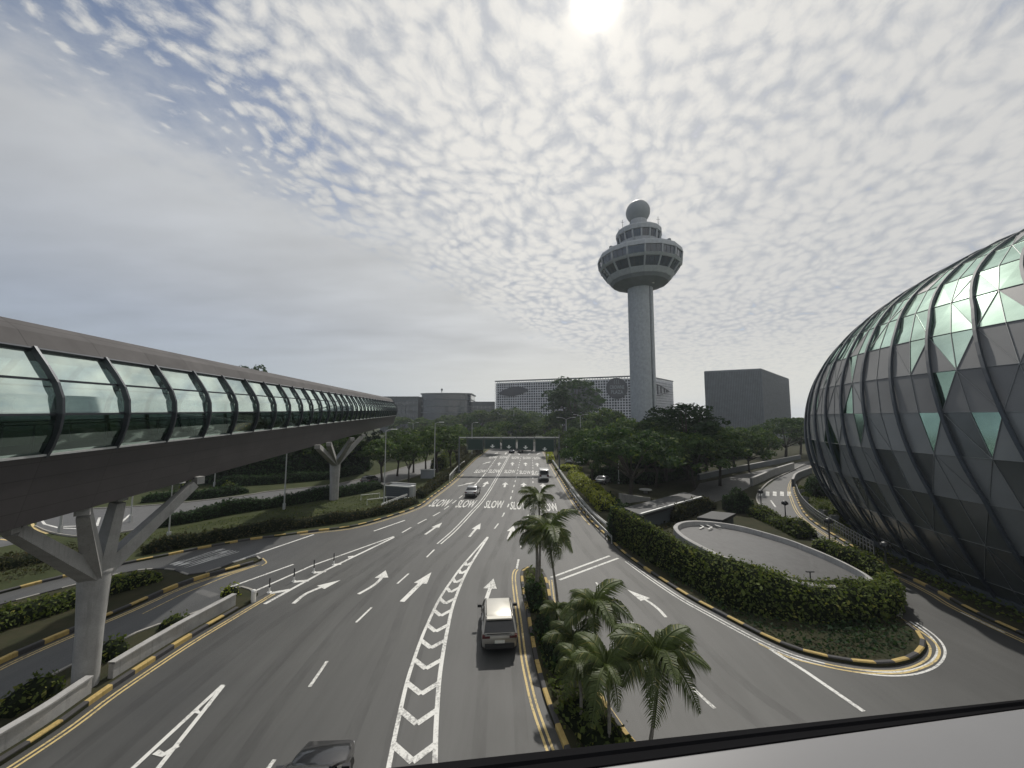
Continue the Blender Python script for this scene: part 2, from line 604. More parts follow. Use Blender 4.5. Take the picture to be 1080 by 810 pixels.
        if smooth:
            me.polygons.foreach_set('use_smooth', [True] * len(me.polygons))
            if smooth != 'all':
                try:
                    me.set_sharp_from_angle(angle=R(smooth if smooth is not True else 40))
                except Exception:
                    pass
        me.update()
        return link(name, me, parent)


ORG = {}


def sweep_box(mb, pts, w, h, ups):
    """one continuous box-section rib along pts; ups = outward direction at each point"""
    n = len(pts)
    i0 = len(mb.v)
    vs = []
    for i, p in enumerate(pts):
        d = (pts[min(i + 1, n - 1)] - pts[max(i - 1, 0)]).normalized()
        s = d.cross(ups[i]).normalized()
        u = s.cross(d).normalized()
        vs += [p + s * a * w / 2 + u * b * h / 2 for a, b in ((-1, -1), (1, -1), (1, 1), (-1, 1))]
    fs = [(3, 2, 1, 0), tuple(4 * (n - 1) + k for k in range(4))]
    for i in range(n - 1):
        for k in range(4):
            k2 = (k + 1) % 4
            fs.append((i * 4 + k, i * 4 + k2, i * 4 + 4 + k2, i * 4 + 4 + k))
    mb.mesh(vs, fs)


def link(name, me, parent=None):
    o = bpy.data.objects.new(name, me)
    COL.objects.link(o)
    if parent is not None:
        o.parent = parent
        ORG[o.name] = ORG.get(parent.name, Vector((0, 0, 0)))
    return o


def tag(o, label=None, cat=None, group=None, kind=None):
    if label:
        o['label'] = label
    if cat:
        o['category'] = cat
    if group:
        o['group'] = group
    if kind:
        o['kind'] = kind
    return o


def thing(name, label, cat, loc=(0, 0, 0), rz=0.0, group=None, org=True):
    o = bpy.data.objects.new(name, None)
    o.empty_display_size = .2
    COL.objects.link(o)
    o.location = loc
    o.rotation_euler = (0, 0, rz)
    ORG[o.name] = Vector(loc) if org else Vector((0, 0, 0))
    return tag(o, label, cat, group)


def struct(name, mb, mats, **kw):
    o = mb.build(name, mats, **kw)
    o['kind'] = 'structure'
    return o


KIDS = {}


def dup(root, loc, rz=0.0, scale=1.0, label=None, cat=None, group=None):
    r = root.copy()
    COL.objects.link(r)
    r.location = loc
    r.rotation_euler = (0, 0, rz)
    r.scale = scale if isinstance(scale, (tuple, list)) else (scale,) * 3
    tag(r, label, cat, group)
    for ch in list(root.children):
        c = ch.copy()
        COL.objects.link(c)
        c.parent = r
        for g in list(ch.children):
            d = g.copy()
            COL.objects.link(d)
            d.parent = c
    return r


def resample(pts, step):
    """points every `step` along a polyline"""
    pts = [Vector(p) for p in pts]
    out = [pts[0].copy()]
    carry = 0.0
    for a, b in zip(pts, pts[1:]):
        L = (b - a).length
        s = step - carry
        while s <= L:
            out.append(a.lerp(b, s / L))
            s += step
        carry = L - (s - step)
    return out


def smoothline(pts, n=6):
    """Catmull-Rom through the points"""
    P = [Vector(p) for p in pts]
    P = [P[0] * 2 - P[1]] + P + [P[-1] * 2 - P[-2]]
    out = []
    for i in range(1, len(P) - 2):
        a, b, c, d = P[i - 1:i + 3]
        for k in range(n):
            t = k / n
            out.append(.5 * ((2 * b) + (c - a) * t + (2 * a - 5 * b + 4 * c - d) * t * t + (3 * b - a - 3 * c + d) * t ** 3))
    out.append(P[-2])
    return out


def offset(pts, d):
    """polyline moved sideways (positive = left of travel)"""
    out = []
    for i, p in enumerate(pts):
        t = (pts[min(i + 1, len(pts) - 1)] - pts[max(i - 1, 0)])
        t.z = 0
        t.normalize()
        out.append(p + Vector((-t.y, t.x, 0)) * d)
    return out


def ext(pts, d0=0.0, d1=0.0):
    pts = list(pts)
    if d0:
        pts = [pts[0] + (pts[0] - pts[1]).normalized() * d0] + pts
    if d1:
        pts = pts + [pts[-1] + (pts[-1] - pts[-2]).normalized() * d1]
    return pts

# =================================================================== THE GROUND
mb = MB()
mb.flat([(-3000, -600), (3000, -600), (3000, 4500), (-3000, 4500)], 0)
struct('ground', mb, 'ground')

# kerb lines traced on the ground (far -> near)
K1 = smoothline(GL([(517, 473.5), (511, 478), (500, 486.5), (480, 506), (455, 525), (439, 536), (400, 549), (369, 556.7), (333, 561), (300, 565.5), (267, 569.5), (240, 574), (213, 579), (165, 589), (120, 598), (57, 612), (11, 624)]), 4)
K1 = ext(K1, 40, 40)
K2 = smoothline(GL([(572, 473.5), (575, 479), (581, 489.6), (592, 508), (606, 530), (621, 549), (640, 567), (655.5, 583), (680, 601), (705, 618), (729, 633), (757, 648), (787, 664), (813, 677), (840, 688), (870, 696), (892, 700), (914, 703), (935, 703.5), (953, 701), (968, 695), (976, 686), (976, 677), (968, 667), (951, 655)]), 4)
K2f = ext(K2, 40)
KR = smoothline(GL([(866, 488), (852, 497), (840, 506), (836.5, 515), (839, 525), (846, 540), (858, 552), (882, 567.6), (914, 587), (944, 604.5), (965, 614), (994, 628.6), (1013, 640), (1045, 656), (1080, 672)]), 4)
KR = ext(KR, 20, 45)
LR = smoothline(GL([(951, 655), (953, 640), (948, 625), (930, 610), (900, 592), (860, 572), (828, 553), (806, 538), (799, 527), (803, 518), (815, 507), (838, 496), (850, 489)]), 4)   # left edge of the road by the dome

mb = MB()
poly = [(p.x, p.y) for p in K1] + [(-70, -12), (75, -12)] + [(p.x, p.y) for p in reversed(KR)] + [(p.x, p.y) for p in reversed(LR)][:8]
poly += [(p.x, p.y) for p in GL([(780, 535), (690, 545), (640, 540), (598, 490), (582, 474)])] + [(K2f[0].x + 1, K2f[0].y)]
mb.flat(poly, .02)
struct('road', mb, 'asphalt', tri=True)

# verges (kerb height above the road)
mb = MB()
poly = [(p.x, p.y) for p in K1] + [(-110, 0), (-140, 160)]
mb.prism(poly, 0.004, .15)
struct('grass_verge', mb, 'grass', tri=True)
mb = MB()
poly = [(p.x, p.y) for p in K2f] + [(p.x, p.y) for p in LR[1:]] + [(150, 160), (40, 178)]
mb.prism(poly, 0.004, .15)
struct('planted_verge', mb, 'soil', tri=True)
mb = MB()
poly = [(p.x, p.y) for p in KR] + [(120, -20), (190, 60), (170, 150)]
mb.prism(poly, 0.004, .15)
struct('dome_verge', mb, 'soil', tri=True)

# left-hand road under the bridge, and the loop road beside it
RL_top = smoothline(GL([(40, 546), (85, 538), (140, 535), (200, 530), (259, 523), (286, 518.5), (348, 512), (383, 505), (410, 498), (430, 492), (455, 485.5), (490, 475)], .15), 3)
RL_bot = smoothline(GL([(494, 481), (478, 488), (455, 497), (430, 505), (405, 511.5), (383, 518), (348, 524), (299, 531), (262, 537.5), (200, 549), (140, 560), (90, 566.5), (55, 562), (38, 555)], .15), 3)
mb = MB()
mb.flat([(p.x, p.y) for p in RL_top + RL_bot], .17)
mb.flat([(p.x, p.y) for p in GL([(-120, 600), (-120, 570), (-20, 566), (0, 567), (10, 567), (25, 572), (0, 577.5), (-60, 588)], .15)], .172)
struct('side_road', mb, 'ramp_asphalt', tri=True)
mb = MB()
mb.flat([(p.x, p.y) for p in GL([(733, 517), (738, 510), (770, 503), (846, 487), (860, 486), (838, 495), (815, 503), (794, 512), (768, 525), (741, 534), (715, 545), (690, 548), (684, 541)], .15)], .17)
struct('service_road', mb, 'asphalt', tri=True)

# ------------------------------------------------------------------ painted kerbs
def kerb(name, line, w=.20, h=.20, block=1.0, z=0.0, mats=('kerb_yellow', 'kerb_black'), side=1):
    pts = resample([Vector((p.x, p.y, 0)) for p in line], block)
    mb = MB()
    inn = offset(pts, w * side)
    for i in range(len(pts) - 1):
        a, b, c, d = pts[i], pts[i + 1], inn[i + 1], inn[i]
        def zz(p, q):
            return (p.x, p.y, q)
        ch = .04
        a2, b2 = a.lerp(d, .2), b.lerp(c, .2)
        m = i % 2
        mb.face([zz(a, z), zz(b, z), zz(b, z + h - ch), zz(a, z + h - ch)], m)
        mb.face([zz(a, z + h - ch), zz(b, z + h - ch), zz(b2, z + h), zz(a2, z + h)], m)
        mb.face([zz(a2, z + h), zz(b2, z + h), zz(c, z + h), zz(d, z + h)], m)
        mb.face([zz(d, z + h), zz(c, z + h), zz(c, z), zz(d, z)], m)
    return struct(name, mb, mats)


kerb('kerb', K1, side=-1)
kerb('kerb', K2f, side=1)
kerb('kerb', KR, side=1)
kerb('kerb', RL_bot, z=.15, h=.15, w=.15, mats=('kerb_grey', 'kerb_grey'), side=1)
kerb('kerb', RL_top, z=.15, h=.15, w=.15, mats=('kerb_grey', 'kerb_grey'), side=1)
kerb('kerb', LR, h=.22, mats=('kerb_grey', 'kerb_grey'), side=1)

# island with the bridge pier and its long parapet
I1f = smoothline(GL([(-60, 846), (0, 809), (63, 768), (115, 730), (191, 680), (240, 651), (262, 638)]), 4)
I1f = ext(I1f, 16)
I1b = smoothline(GL([(272, 628), (262, 622), (245, 622), (227, 638), (200, 651), (150, 667), (103, 690), (60, 712), (0, 745), (-60, 783)]), 4)
I1b = ext(I1b, 0, 16)
mb = MB()
mb.prism([(p.x, p.y) for p in I1f + I1b], .004, .16)
struct('traffic_island', mb, 'soil', tri=True)
kerb('kerb', I1f, side=1, h=.24)
kerb('kerb', I1b, side=1, h=.22, mats=('kerb_grey', 'kerb_grey'))
# island with bushes between the two slip roads
I2f = smoothline(GL([(-70, 738), (0, 701), (73, 669), (135, 643), (184, 621), (215, 610), (244, 602), (268, 595)]), 4)
I2f = ext(I2f, 12)
I2b = smoothline(GL([(276, 591.5), (270, 588.5), (247, 595), (222, 604), (200, 608), (182, 602), (140, 604), (75, 620), (0, 640), (-70, 660)]), 4)
I2b = ext(I2b, 0, 12)
mb = MB()
mb.prism([(p.x, p.y) for p in I2f + I2b], .004, .16)
struct('traffic_island', mb, 'soil', tri=True)
kerb('kerb', I2f, side=1, h=.26)
kerb('kerb', I2b, side=1, h=.22, mats=('kerb_grey', 'kerb_black'))
# palm median
MDl = smoothline(GL([(556, 600), (550, 603), (549, 612), (552, 632), (556, 653), (562, 691), (569, 720), (577, 747), (596, 795), (618, 850)]), 4)
MDr = smoothline(GL([(720, 850), (680, 797), (655, 768), (634, 735), (615, 705), (597, 674), (588, 655), (583, 640), (578, 615), (572, 602)]), 4)
MDl, MDr = ext(MDl, 0, 8), ext(MDr, 8)
mb = MB()
mb.prism([(p.x, p.y) for p in MDl + MDr], .004, .16)
struct('palm_median', mb, 'soil', tri=True)
kerb('kerb', MDl, side=1, h=.2)
kerb('kerb', MDr, side=1, h=.2)

# ------------------------------------------------------------------ road markings
ZM = .026
W, Y_ = MB(), MB()


def line(px, w=.14, mbx=None, z=ZM, n=0):
    p = GL(px)
    if n:
        p = smoothline(p, n)
    (mbx or W).strip(p, w, z)


def dline(world, inset, mbx, gap=.22, w=.10, side=1):
    mbx.strip(offset(world, -side * inset), w, ZM)
    mbx.strip(offset(world, -side * (inset + gap)), w, ZM)


def arrow(px, w=.22, head=.30, hw=.85):
    """px: tail ... tip on the photo"""
    p = smoothline(GL(px), 5) if len(px) > 2 else GL(px)
    p = resample(p, (p[-1] - p[0]).length / 24)
    n = len(p)
    k = int(n * (1 - head))
    W.strip(p[:k + 1], w, ZM + .0002)
    b, t = p[k], p[-1]
    d = (t - b).normalized()
    s = Vector((-d.y, d.x, 0))
    W.flat([b + s * hw / 2, b - s * hw / 2, t], ZM, stack=1)


def dashes(px, on, off, w=.14, n=4):
    p = resample(smoothline(GL(px), n), .25)
    i, a, b = 0, int(on / .25), int(off / .25)
    while i + a < len(p):
        W.strip(p[i:i + a + 1], w, ZM)
        i += a + b


# double yellow edge lines
dline(ext(I1f[4:], 0, 1.6), .35, Y_)
dline(I2f, .35, Y_)
dline(MDl[3:], .38, Y_)
dline(K2[30:], .40, W, gap=.26)
line([(800, 679), (830, 693), (864, 702), (900, 709), (929, 711), (955, 710), (975, 704), (987, 697), (991, 687), (985, 677), (972, 667), (951, 653)], .10, Y_, n=4)
line([(870, 700.5), (900, 706), (929, 708), (950, 707), (967, 702), (979, 694), (981, 684), (976, 676)], .10, Y_, n=4)
dline(offset(K1[12:36], 0), .40, Y_, side=-1, gap=.2, w=.08)
Y_.strip(offset(KR, .30 - .75), .10, ZM)
Y_.strip(offset(KR, -.70), .08, ZM)
line([(276, 597), (281, 593.5), (277, 589)], .10, Y_, n=4)
line([(150, 648), (190, 628), (244, 606), (274, 596)], .08, Y_)

# slip roads on the left
line([(245.5, 593), (331, 564)], .22)
line([(239.5, 620.5), (258, 614), (309.5, 595.5)], .20)
line([(150, 684), (200, 654), (228, 638)], .10)
line([(266, 625), (330, 596.5), (415.5, 566)], .20)
line([(279, 637.5), (345, 601), (415.5, 567)], .24)
for a, b in (((285, 626), (305, 622.5)), ((310, 614), (326, 612.5)), ((331, 604.5), (344, 603)), ((352, 596), (360, 595)), ((367, 588), (373, 587))):
    line([a, b], .34)
line([(394, 560.5), (427, 549)], .22)
arrow([(309.5, 637), (322, 627), (338, 620), (361, 611.5)], .26, .40, .95)
arrow([(378, 627), (392, 619), (401, 611.5), (407, 601.5)], .24, .36, 1.0)
arrow([(424, 635), (455, 604)], .34, .42, 1.0)
line([(419, 616), (431, 605.3)])
line([(375.5, 657), (392, 641)])
line([(326.5, 725), (345, 698)], .15)
line([(281, 814), (289.5, 802)], .15)
arrow([(448.5, 564), (467, 551)], .26, .45, .9)
# nose of the triangular gore at lower left
line([(235, 723), (137, 814)], .17)
line([(235.5, 724), (166, 812)], .17)
line([(164, 794), (172, 797), (188, 787)], .22)
line([(206, 750.5), (212, 753), (220, 744)], .2)

# chevron strip
CL = smoothline(GL([(514.3, 566.5), (489, 595.5), (476.7, 612), (463, 633), (450, 660.7), (443, 678), (436, 698), (429, 721), (419, 765), (409, 814), (400, 860)]), 6)
CR = smoothline(GL([(514.6, 567), (498, 593), (488, 612), (478, 638), (472, 664), (466.7, 693), (463, 721), (460, 765), (458.5, 814), (457, 860)]), 6)
W.strip(CL, .17, ZM)
W.strip(CR, .19, ZM)


def x_at(ln, y):
    for a, b in zip(ln, ln[1:]):
        if min(a.y, b.y) <= y <= max(a.y, b.y):
            t = (y - a.y) / (b.y - a.y + 1e-9)
            return a.x + (b.x - a.x) * t
    return ln[-1].x


for ty in (850, 804, 764, 732.6, 705.8, 684, 666.6, 650, 637, 625, 615, 605.5, 597, 589.5, 582.5):
    tip = G(440, ty)
    up = min(.75, .75)
    yl = tip.y + up * .95
    if yl > CL[0].y:
        continue
    xl, xr = x_at(CL, yl), x_at(CR, yl)
    xm = (x_at(CL, tip.y) + x_at(CR, tip.y)) / 2
    if xr - xl < .5:
        continue
    W.strip([Vector((xl, yl, 0)), Vector((xm, tip.y, 0))], .26, ZM + .001)
    W.strip([Vector((xm, tip.y, 0)), Vector((xr, yl, 0))], .26, ZM + .0014)

# main lanes further on
DL = smoothline(GL([(463, 574), (480, 559), (496, 542), (511, 525), (524, 504), (535, 484), (538.5, 478)]), 5)
W.strip(offset(DL, .18), .13, ZM)
W.strip(offset(DL, -.18), .13, ZM)
line([(450, 588), (458, 580)])
dashes([(424, 562), (441.5, 552), (463, 541), (478.5, 530), (490, 521), (504, 509), (514, 496.5), (525, 481)], 2.0, 1.6, .16)
dashes([(521.5, 557.8), (526, 551.8), (532, 541), (537, 531), (541.5, 515), (544.4, 503.7), (547.7, 489), (550, 480)], 2.2, 3.2, .16)
dashes([(545, 600), (553, 560), (558, 540), (562, 524), (562, 504), (562, 491), (561, 481)], 2.2, 3.2, .16)
line([(497, 515), (503, 509.6), (512, 499)], .16)
arrow([(495, 566.5), (507, 552)], .26, .45, .9)
arrow([(535.5, 569), (542, 554)], .26, .45, .9)
arrow([(509.5, 642), (520.5, 610.5)], .26, .40, .95)
for a, b in (((483, 512.8), (502, 508.4)), ((509.6, 513.5), (514.5, 507.8)), ((532, 514), (533.4, 508.5)), ((552.3, 515), (552.3, 509)), ((572.6, 516), (572.6, 510)),
             ((509, 489.4), (518, 486.8)), ((526, 491), (527, 487.6)), ((540.3, 491), (540.6, 487.6)), ((554.4, 491.5), (554.2, 487.8)), ((567, 492), (566.4, 488.2)),
             ((521, 479.2), (525, 477.4)), ((533, 479.4), (534, 477.2)), ((548, 479.6), (546, 477.6)), ((557, 479.6), (559, 477.6)), ((566, 479.6), (570, 477.4))):
    arrow([a, b], .34, .5, 1.15)
Y_.strip(offset(K2[0:22], -.4), .12, ZM)

# slip road on the right
for a, b in (((581, 609.5), (643, 586.5)), ((590, 612), (652, 589)), ):
    line([a, b], .22)
line([(628.5, 614.5), (639.5, 627.5)])
line([(664.5, 655), (681.5, 672.5)], .15)
line([(730, 726), (754, 748)], .16)
arrow([(702.5, 651.5), (694, 642.5), (681, 633), (661, 622)], .20, .42, .85)
line([(812, 685), (850, 709), (911, 751)], .20)
line([(579, 612), (582, 640), (592, 668), (612, 706), (632, 738), (656, 773)], .10, Y_, n=3)
line([(582, 612), (586, 640), (597, 668), (617, 706), (637, 738), (661, 773)], .10, Y_, n=3)
# pedestrian crossing and give-way dashes on the road by the dome
for k in range(5):
    x0 = 800 + k * 7.6
    W.flat(GL([(x0, 518.4), (x0 + 3.9, 518.9), (x0 + 3.9, 523.4), (x0 - .2, 522.9)]), ZM)
line([(813, 528), (818, 535)], .2)
line([(1013, 646), (1060, 668)], .1)
def track_fn(T):
    n = T.noise(T.map(T.pos, scale=(1.5, .25, 1)), 1.0, 5, .7)
    tr = T.node('ShaderNodeBsdfTransparent')
    ms = T.node('ShaderNodeMixShader')
    T.put(ms.inputs[0], T.lin(n, .35, .8, .0, .26))
    outn = [q for q in T.n if q.type == 'OUTPUT_MATERIAL'][0]
    T.l.new(tr.outputs[0], ms.inputs[1])
    T.l.new(T.b.outputs[0], ms.inputs[2])
    T.l.new(ms.outputs[0], outn.inputs[0])


tk = MB()
for px in ([(528, 830), (527, 690), (521, 612), (541, 557), (553, 509), (558, 483)], [(380, 830), (395, 770), (424, 690), (455, 606), (507, 552), (533, 509), (542, 483)], [(210, 830), (285, 730), (355, 650), (405, 605), (455, 562), (497, 520), (523, 485)],
           [(860, 790), (760, 715), (690, 640), (640, 595), (610, 560), (580, 508), (569, 483)], [(60, 830), (180, 730), (280, 655), (350, 615), (420, 572), (470, 537), (512, 488)]):
    ln = smoothline(GL(px), 6)
    for o_ in (-.78, .78):
        q = offset(ln, o_)
        for lo, hi in ((-.26, .26),):
            A2, B2 = offset(q, lo), offset(q, hi)
            for i in range(len(A2) - 1):
                tk.face([(B2[i].x, B2[i].y, .0222), (B2[i + 1].x, B2[i + 1].y, .0222), (A2[i + 1].x, A2[i + 1].y, .0222), (A2[i].x, A2[i].y, .0222)])
struct('tyre_wear', tk, mat('tyre_wear', (.022, .022, .023), rough=.55, fn=track_fn))
pt = MB()
for px in ([(583, 610), (644, 587), (651, 589), (590, 611.5)], [(203, 624.5), (214, 622), (232, 627), (222, 631)]):
    pt.flat(GL(px), .0232)
struct('road_patch', pt, mat('road_patch', (.085, .085, .083), rough=.7, var=.2, scale=2))
o = struct('road_marking', W, 'white_paint')
o = struct('road_marking', Y_, 'yellow_paint')
# markings of the side road
W = MB()
for px in ([(222, 539.5), (245, 535.5), (269, 531.5)], [(278, 529.5), (286, 528)], [(290, 526.8), (298, 525)], [(43, 548), (47, 553), (62, 557), (85, 558), (95, 556)], [(42, 548), (50, 542)],
           [(310, 522), (318, 520.6)], [(328, 518.8), (338, 517.2)], [(66, 555.5), (84, 555)], [(102, 555), (105, 546)], [(122, 560), (127, 552), (137, 543)]):
    W.strip(GL(px, .15), .22, .178)
o = struct('road_marking', W, 'white_paint')
Y_ = MB()
Y_.strip(smoothline(GL([(40, 545), (34, 551), (38, 558), (50, 563)], .15), 4), .25, .178)
Y_.strip(GL([(0, 569), (25, 572)], .15), .2, .18)
o = struct('road_marking', Y_, 'yellow_paint')


def text_mesh(txt, bold=.0):
    cu = bpy.data.curves.new('text', 'FONT')
    cu.body = txt
    cu.align_x = 'CENTER'
    cu.align_y = 'BOTTOM_BASELINE'
    cu.offset = bold
    cu.resolution_u = 2
    o = bpy.data.objects.new('text', cu)
    COL.objects.link(o)
    dg = bpy.context.evaluated_depsgraph_get()
    me = bpy.data.meshes.new_from_object(o.evaluated_get(dg))
    vs = [v.co.copy() for v in me.vertices]
    fs = [tuple(p.vertices) for p in me.polygons]
    bpy.data.objects.remove(o)
    bpy.data.curves.remove(cu)
    bpy.data.meshes.remove(me)
    x0, x1 = min(v.x for v in vs), max(v.x for v in vs)
    y0, y1 = min(v.y for v in vs), max(v.y for v in vs)
    return [Vector(((v.x - (x0 + x1) / 2) / (x1 - x0), (v.y - y0) / (y1 - y0), v.z)) for v in vs], fs


SLOWV, SLOWF = text_mesh('SLOW', .012)
rows = [[(465, 530.6), (492, 531.4), (521.5, 532), (548, 533.4), (578, 535)],
        [(506.7, 497), (521.5, 497), (537.8, 497.3), (553.8, 498.2), (566.5, 499)],
        [(520, 482.3), (531, 482.3), (543.7, 482.8), (555.6, 483), (567, 483.2)],
        [(529, 470), (536, 470), (544, 470), (555, 470), (566, 470)]]
mb = MB()
for r in range(3):
    for c in range(5):
        p, q = G(*rows[r][c]), G(*rows[r + 1][c])
        d = (q - p).normalized()
        d = (d + Vector((0.0, 1.0, 0))).normalized()
        s = Vector((d.y, -d.x, 0))
        wid, hei = ((2.5, 4.6), (2.4, 5.2), (2.3, 6.5))[r]
        vs = [p + s * v.x * wid + d * (v.y - .5) * hei for v in SLOWV]
        mb.mesh([(v.x, v.y, ZM + .002) for v in vs], SLOWF)
# the word on the slip road at far left
p = G(217, 588.5)
d = (G(331, 564) - G(245.5, 593)).normalized()
s = Vector((d.y, -d.x, 0))
mb.mesh([(q.x, q.y, ZM + .002) for q in [p + s * v.x * 2.4 + d * (v.y - .5) * 4.2 for v in SLOWV]], SLOWF)
struct('road_lettering', mb, 'white_paint')
# =================================================================== ENCLOSED FOOTBRIDGE ON THE LEFT
def axis(D):
    return Vector((-18.702 - .171 * (D - 18), D, .019 * (D - 18)))


axp = [axis(D) for D in np.arange(-9.34, 103, 1.38)]
# far end swings away to the left
a_end = axp[-1]
dirv = (axp[-1] - axp[-2]).normalized()
ang = math.atan2(dirv.y, dirv.x)
p = a_end.copy()
for k in range(22):
    ang += R(3.4)
    p = p + Vector((math.cos(ang), math.sin(ang), 0)) * 1.38
    axp.append(p.copy())
nrm = []
for i in range(len(axp)):
    t = axp[min(i + 1, len(axp) - 1)] - axp[max(i - 1, 0)]
    t.z = 0
    t.normalize()
    nrm.append(Vector((t.y, -t.x, 0)))       # towards the road (right)


def bsec(i, u, z):
    q = axp[i] + nrm[i] * u
    return Vector((q.x, q.y, z + axp[i].z))


def bsweep(prof, mats, name, parent, closed=False, rng=None, smooth=35, mid=0):
    mb = MB()
    n = len(prof)
    Ls = [0.0]
    for k in range(n if closed else n - 1):
        a, b = prof[k], prof[(k + 1) % n]
        Ls.append(Ls[-1] + math.hypot(a[0] - b[0], a[1] - b[1]))
    for i in (rng or range(len(axp) - 1)):
        for k in range(n if closed else n - 1):
            k2 = (k + 1) % n
            mb.face([bsec(i, *prof[k]), bsec(i + 1, *prof[k]), bsec(i + 1, *prof[k2]), bsec(i, *prof[k2])], mid,
                    uv=[(i * 1.38, Ls[k]), ((i + 1) * 1.38, Ls[k]), ((i + 1) * 1.38, Ls[k + 1]), (i * 1.38, Ls[k + 1])])
    return mb.build(name, mats, parent, smooth=smooth)


br = thing('footbridge', 'long enclosed footbridge with curved green glass and dark cladding crossing at left', 'footbridge', (axp[4].x, axp[4].y, 8.5))
bsweep([(1.55, 8.474), (2.14, 10.80), (1.98, 10.86), (-1.98, 10.86), (-2.14, 10.80), (-1.55, 8.474)], 'bridge_dark', 'deck_fascia', br, closed=True)
bsweep([(1.43, 14.46), (1.05, 15.08), (.5, 15.50), (0, 15.58), (-.5, 15.50), (-1.05, 15.08), (-1.43, 14.46), (-1.36, 14.34), (-.95, 14.95), (0, 15.40), (.95, 14.95), (1.36, 14.34)], 'bridge_roof', 'roof', br, closed=True)
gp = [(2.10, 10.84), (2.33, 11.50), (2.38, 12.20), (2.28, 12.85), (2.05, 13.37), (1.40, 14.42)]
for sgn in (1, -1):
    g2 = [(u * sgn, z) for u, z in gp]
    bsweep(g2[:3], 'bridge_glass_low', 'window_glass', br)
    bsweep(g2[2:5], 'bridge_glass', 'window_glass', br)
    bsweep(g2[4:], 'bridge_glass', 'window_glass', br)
    for zc_ in (2, 4):
        u0, z0 = g2[zc_]
        bsweep([(u0 + .03 * sgn, z0 - .035), (u0 + .03 * sgn, z0 + .035), (u0 - .06 * sgn, z0 + .035), (u0 - .06 * sgn, z0 - .035)], 'rib_metal', 'transom', br, closed=True)
    bsweep([(2.15 * sgn, 10.80), (2.22 * sgn, 10.80), (2.22 * sgn, 10.87), (2.1 * sgn, 10.87)], 'galv', 'sill', br, closed=True)
bsweep([(1.44, 14.50), (1.53, 14.44), (1.41, 14.30)], 'rib_metal', 'eaves_trim', br)
bsweep([(-1.9, 10.88), (1.9, 10.88)], 'bridge_floor', 'floor', br)
for sgn in (1, -1):
    mb = MB()
    for i in range(0, len(axp) - 1, 2):
        mb.tube([bsec(i, 1.75 * sgn, 10.88), bsec(i, 1.75 * sgn, 11.85)], .03, 6)
    for i in range(0, len(axp) - 1):
        mb.tube([bsec(i, 1.75 * sgn, 11.85), bsec(i + 1, 1.75 * sgn, 11.85)], .035, 6, cap=False)
    mb.build('handrail', 'galv', br)
# curved ribs outside the glass
gps = [(2.10, 10.78), (2.26, 11.15), (2.40, 11.7), (2.45, 12.20), (2.40, 12.75), (2.22, 13.25), (1.88, 13.82), (1.44, 14.48)]
i0 = min(range(len(axp)), key=lambda k: abs(bsec(k, 2.2, 12).y - 12.8))
for i in range(i0 % 2, len(axp) - 1, 2):
    for sgn in (1, -1):
        mb = MB()
        P_ = [bsec(i, (u1 + .02) * sgn, z1) for u1, z1 in gps]
        sweep_box(mb, P_, .10, .18, [nrm[i] * sgn] * len(P_))
        mb.build('rib', 'rib_metal', br)

# Y-shaped piers
def pier(px, py, r0, r1, ytop, arms, w0, w1, label):
    c = G(px, py)
    t = thing('bridge_pier', label, 'bridge pier', c, group='forked piers of the footbridge')
    ztop = at(px, ytop, c.y).z
    mb = MB()
    mb.lathe([(r0, 0), (r0, .05), (r0 * 1.03, ztop * .5), (r1, ztop - .12), (r1, ztop)], c, 32)
    mb.build('column', 'concrete', t, smooth=40)
    mb = MB()
    mb.lathe([(r1 + .03, ztop - .10), (r1 + .05, ztop - .02), (r1 + .03, ztop + .04)], c, 32)
    mb.build('collar', 'concrete', t, smooth=40)
    for ax, ay in arms:
        z = 8.40
        for _ in range(4):
            tip = G(ax, ay, z)
            z = 8.40 + .019 * (tip.y - 18)
        h = Vector((tip.x - c.x, tip.y - c.y, 0)).normalized()
        el = c + h * r1 * .35 + Vector((0, 0, ztop - .1))
        d = (tip - el).normalized()
        mb = MB()
        mb.bar(el - d * .15, tip - d * .30, w0, w0, w1, w1)
        mb.build('arm', 'concrete', t)
        mb = MB()
        mb.box(tip + Vector((0, 0, -.02)), (w1 * 1.02, w1 * 1.1, .40), math.atan2(h.y, h.x))
        mb.build('arm_end', 'concrete', t)
    return t


pier(89, 728, .44, .56, 602, [(209, 506), (126, 523), (8, 556), (88, 537)], .64, .40, 'near forked concrete pier with round column standing in the parapet island')
pier(352, 528, .60, .72, 488, [(383, 459), (371, 463), (335, 471), (347, 468)], .70, .50, 'far forked concrete pier standing on the grass beside the side road')

# =================================================================== CONTROL TOWER
TY = 122.0
tb = at(675, 300, TY)
tb.z = 0
SCL = TY / F


def tz(py):
    return at(675, py, TY).z


tw = thing('control_tower', 'tall pale concrete airport control tower with cup shaped head and ball on top', 'control tower', (tb.x, tb.y, 0))
mb = MB()
N = 30
prof = []
for k in range(N * 4):
    a = k * 2 * math.pi / (N * 4)
    r = 3.92
    # deep vertical recess on the right-hand front
    da = (a - R(-58) + math.pi) % (2 * math.pi) - math.pi
    if abs(da) < R(6):
        r = 3.45
    elif k % 12 == 0:
        r = 3.84
    prof.append(Vector((tb.x + r * math.cos(a), tb.y + r * math.sin(a), 0)))
mb.prism(prof, 0, tz(292))
mb.build('shaft', 'tower_white', tw)
mb = MB()
rec = R(-58)
mb.bar(Vector((tb.x + 3.4 * math.cos(rec), tb.y + 3.4 * math.sin(rec), .5)), Vector((tb.x + 3.4 * math.cos(rec), tb.y + 3.4 * math.sin(rec), tz(299))), .5, .3)
mb.build('shaft_recess', 'dark_glass', tw)
SEG = 16


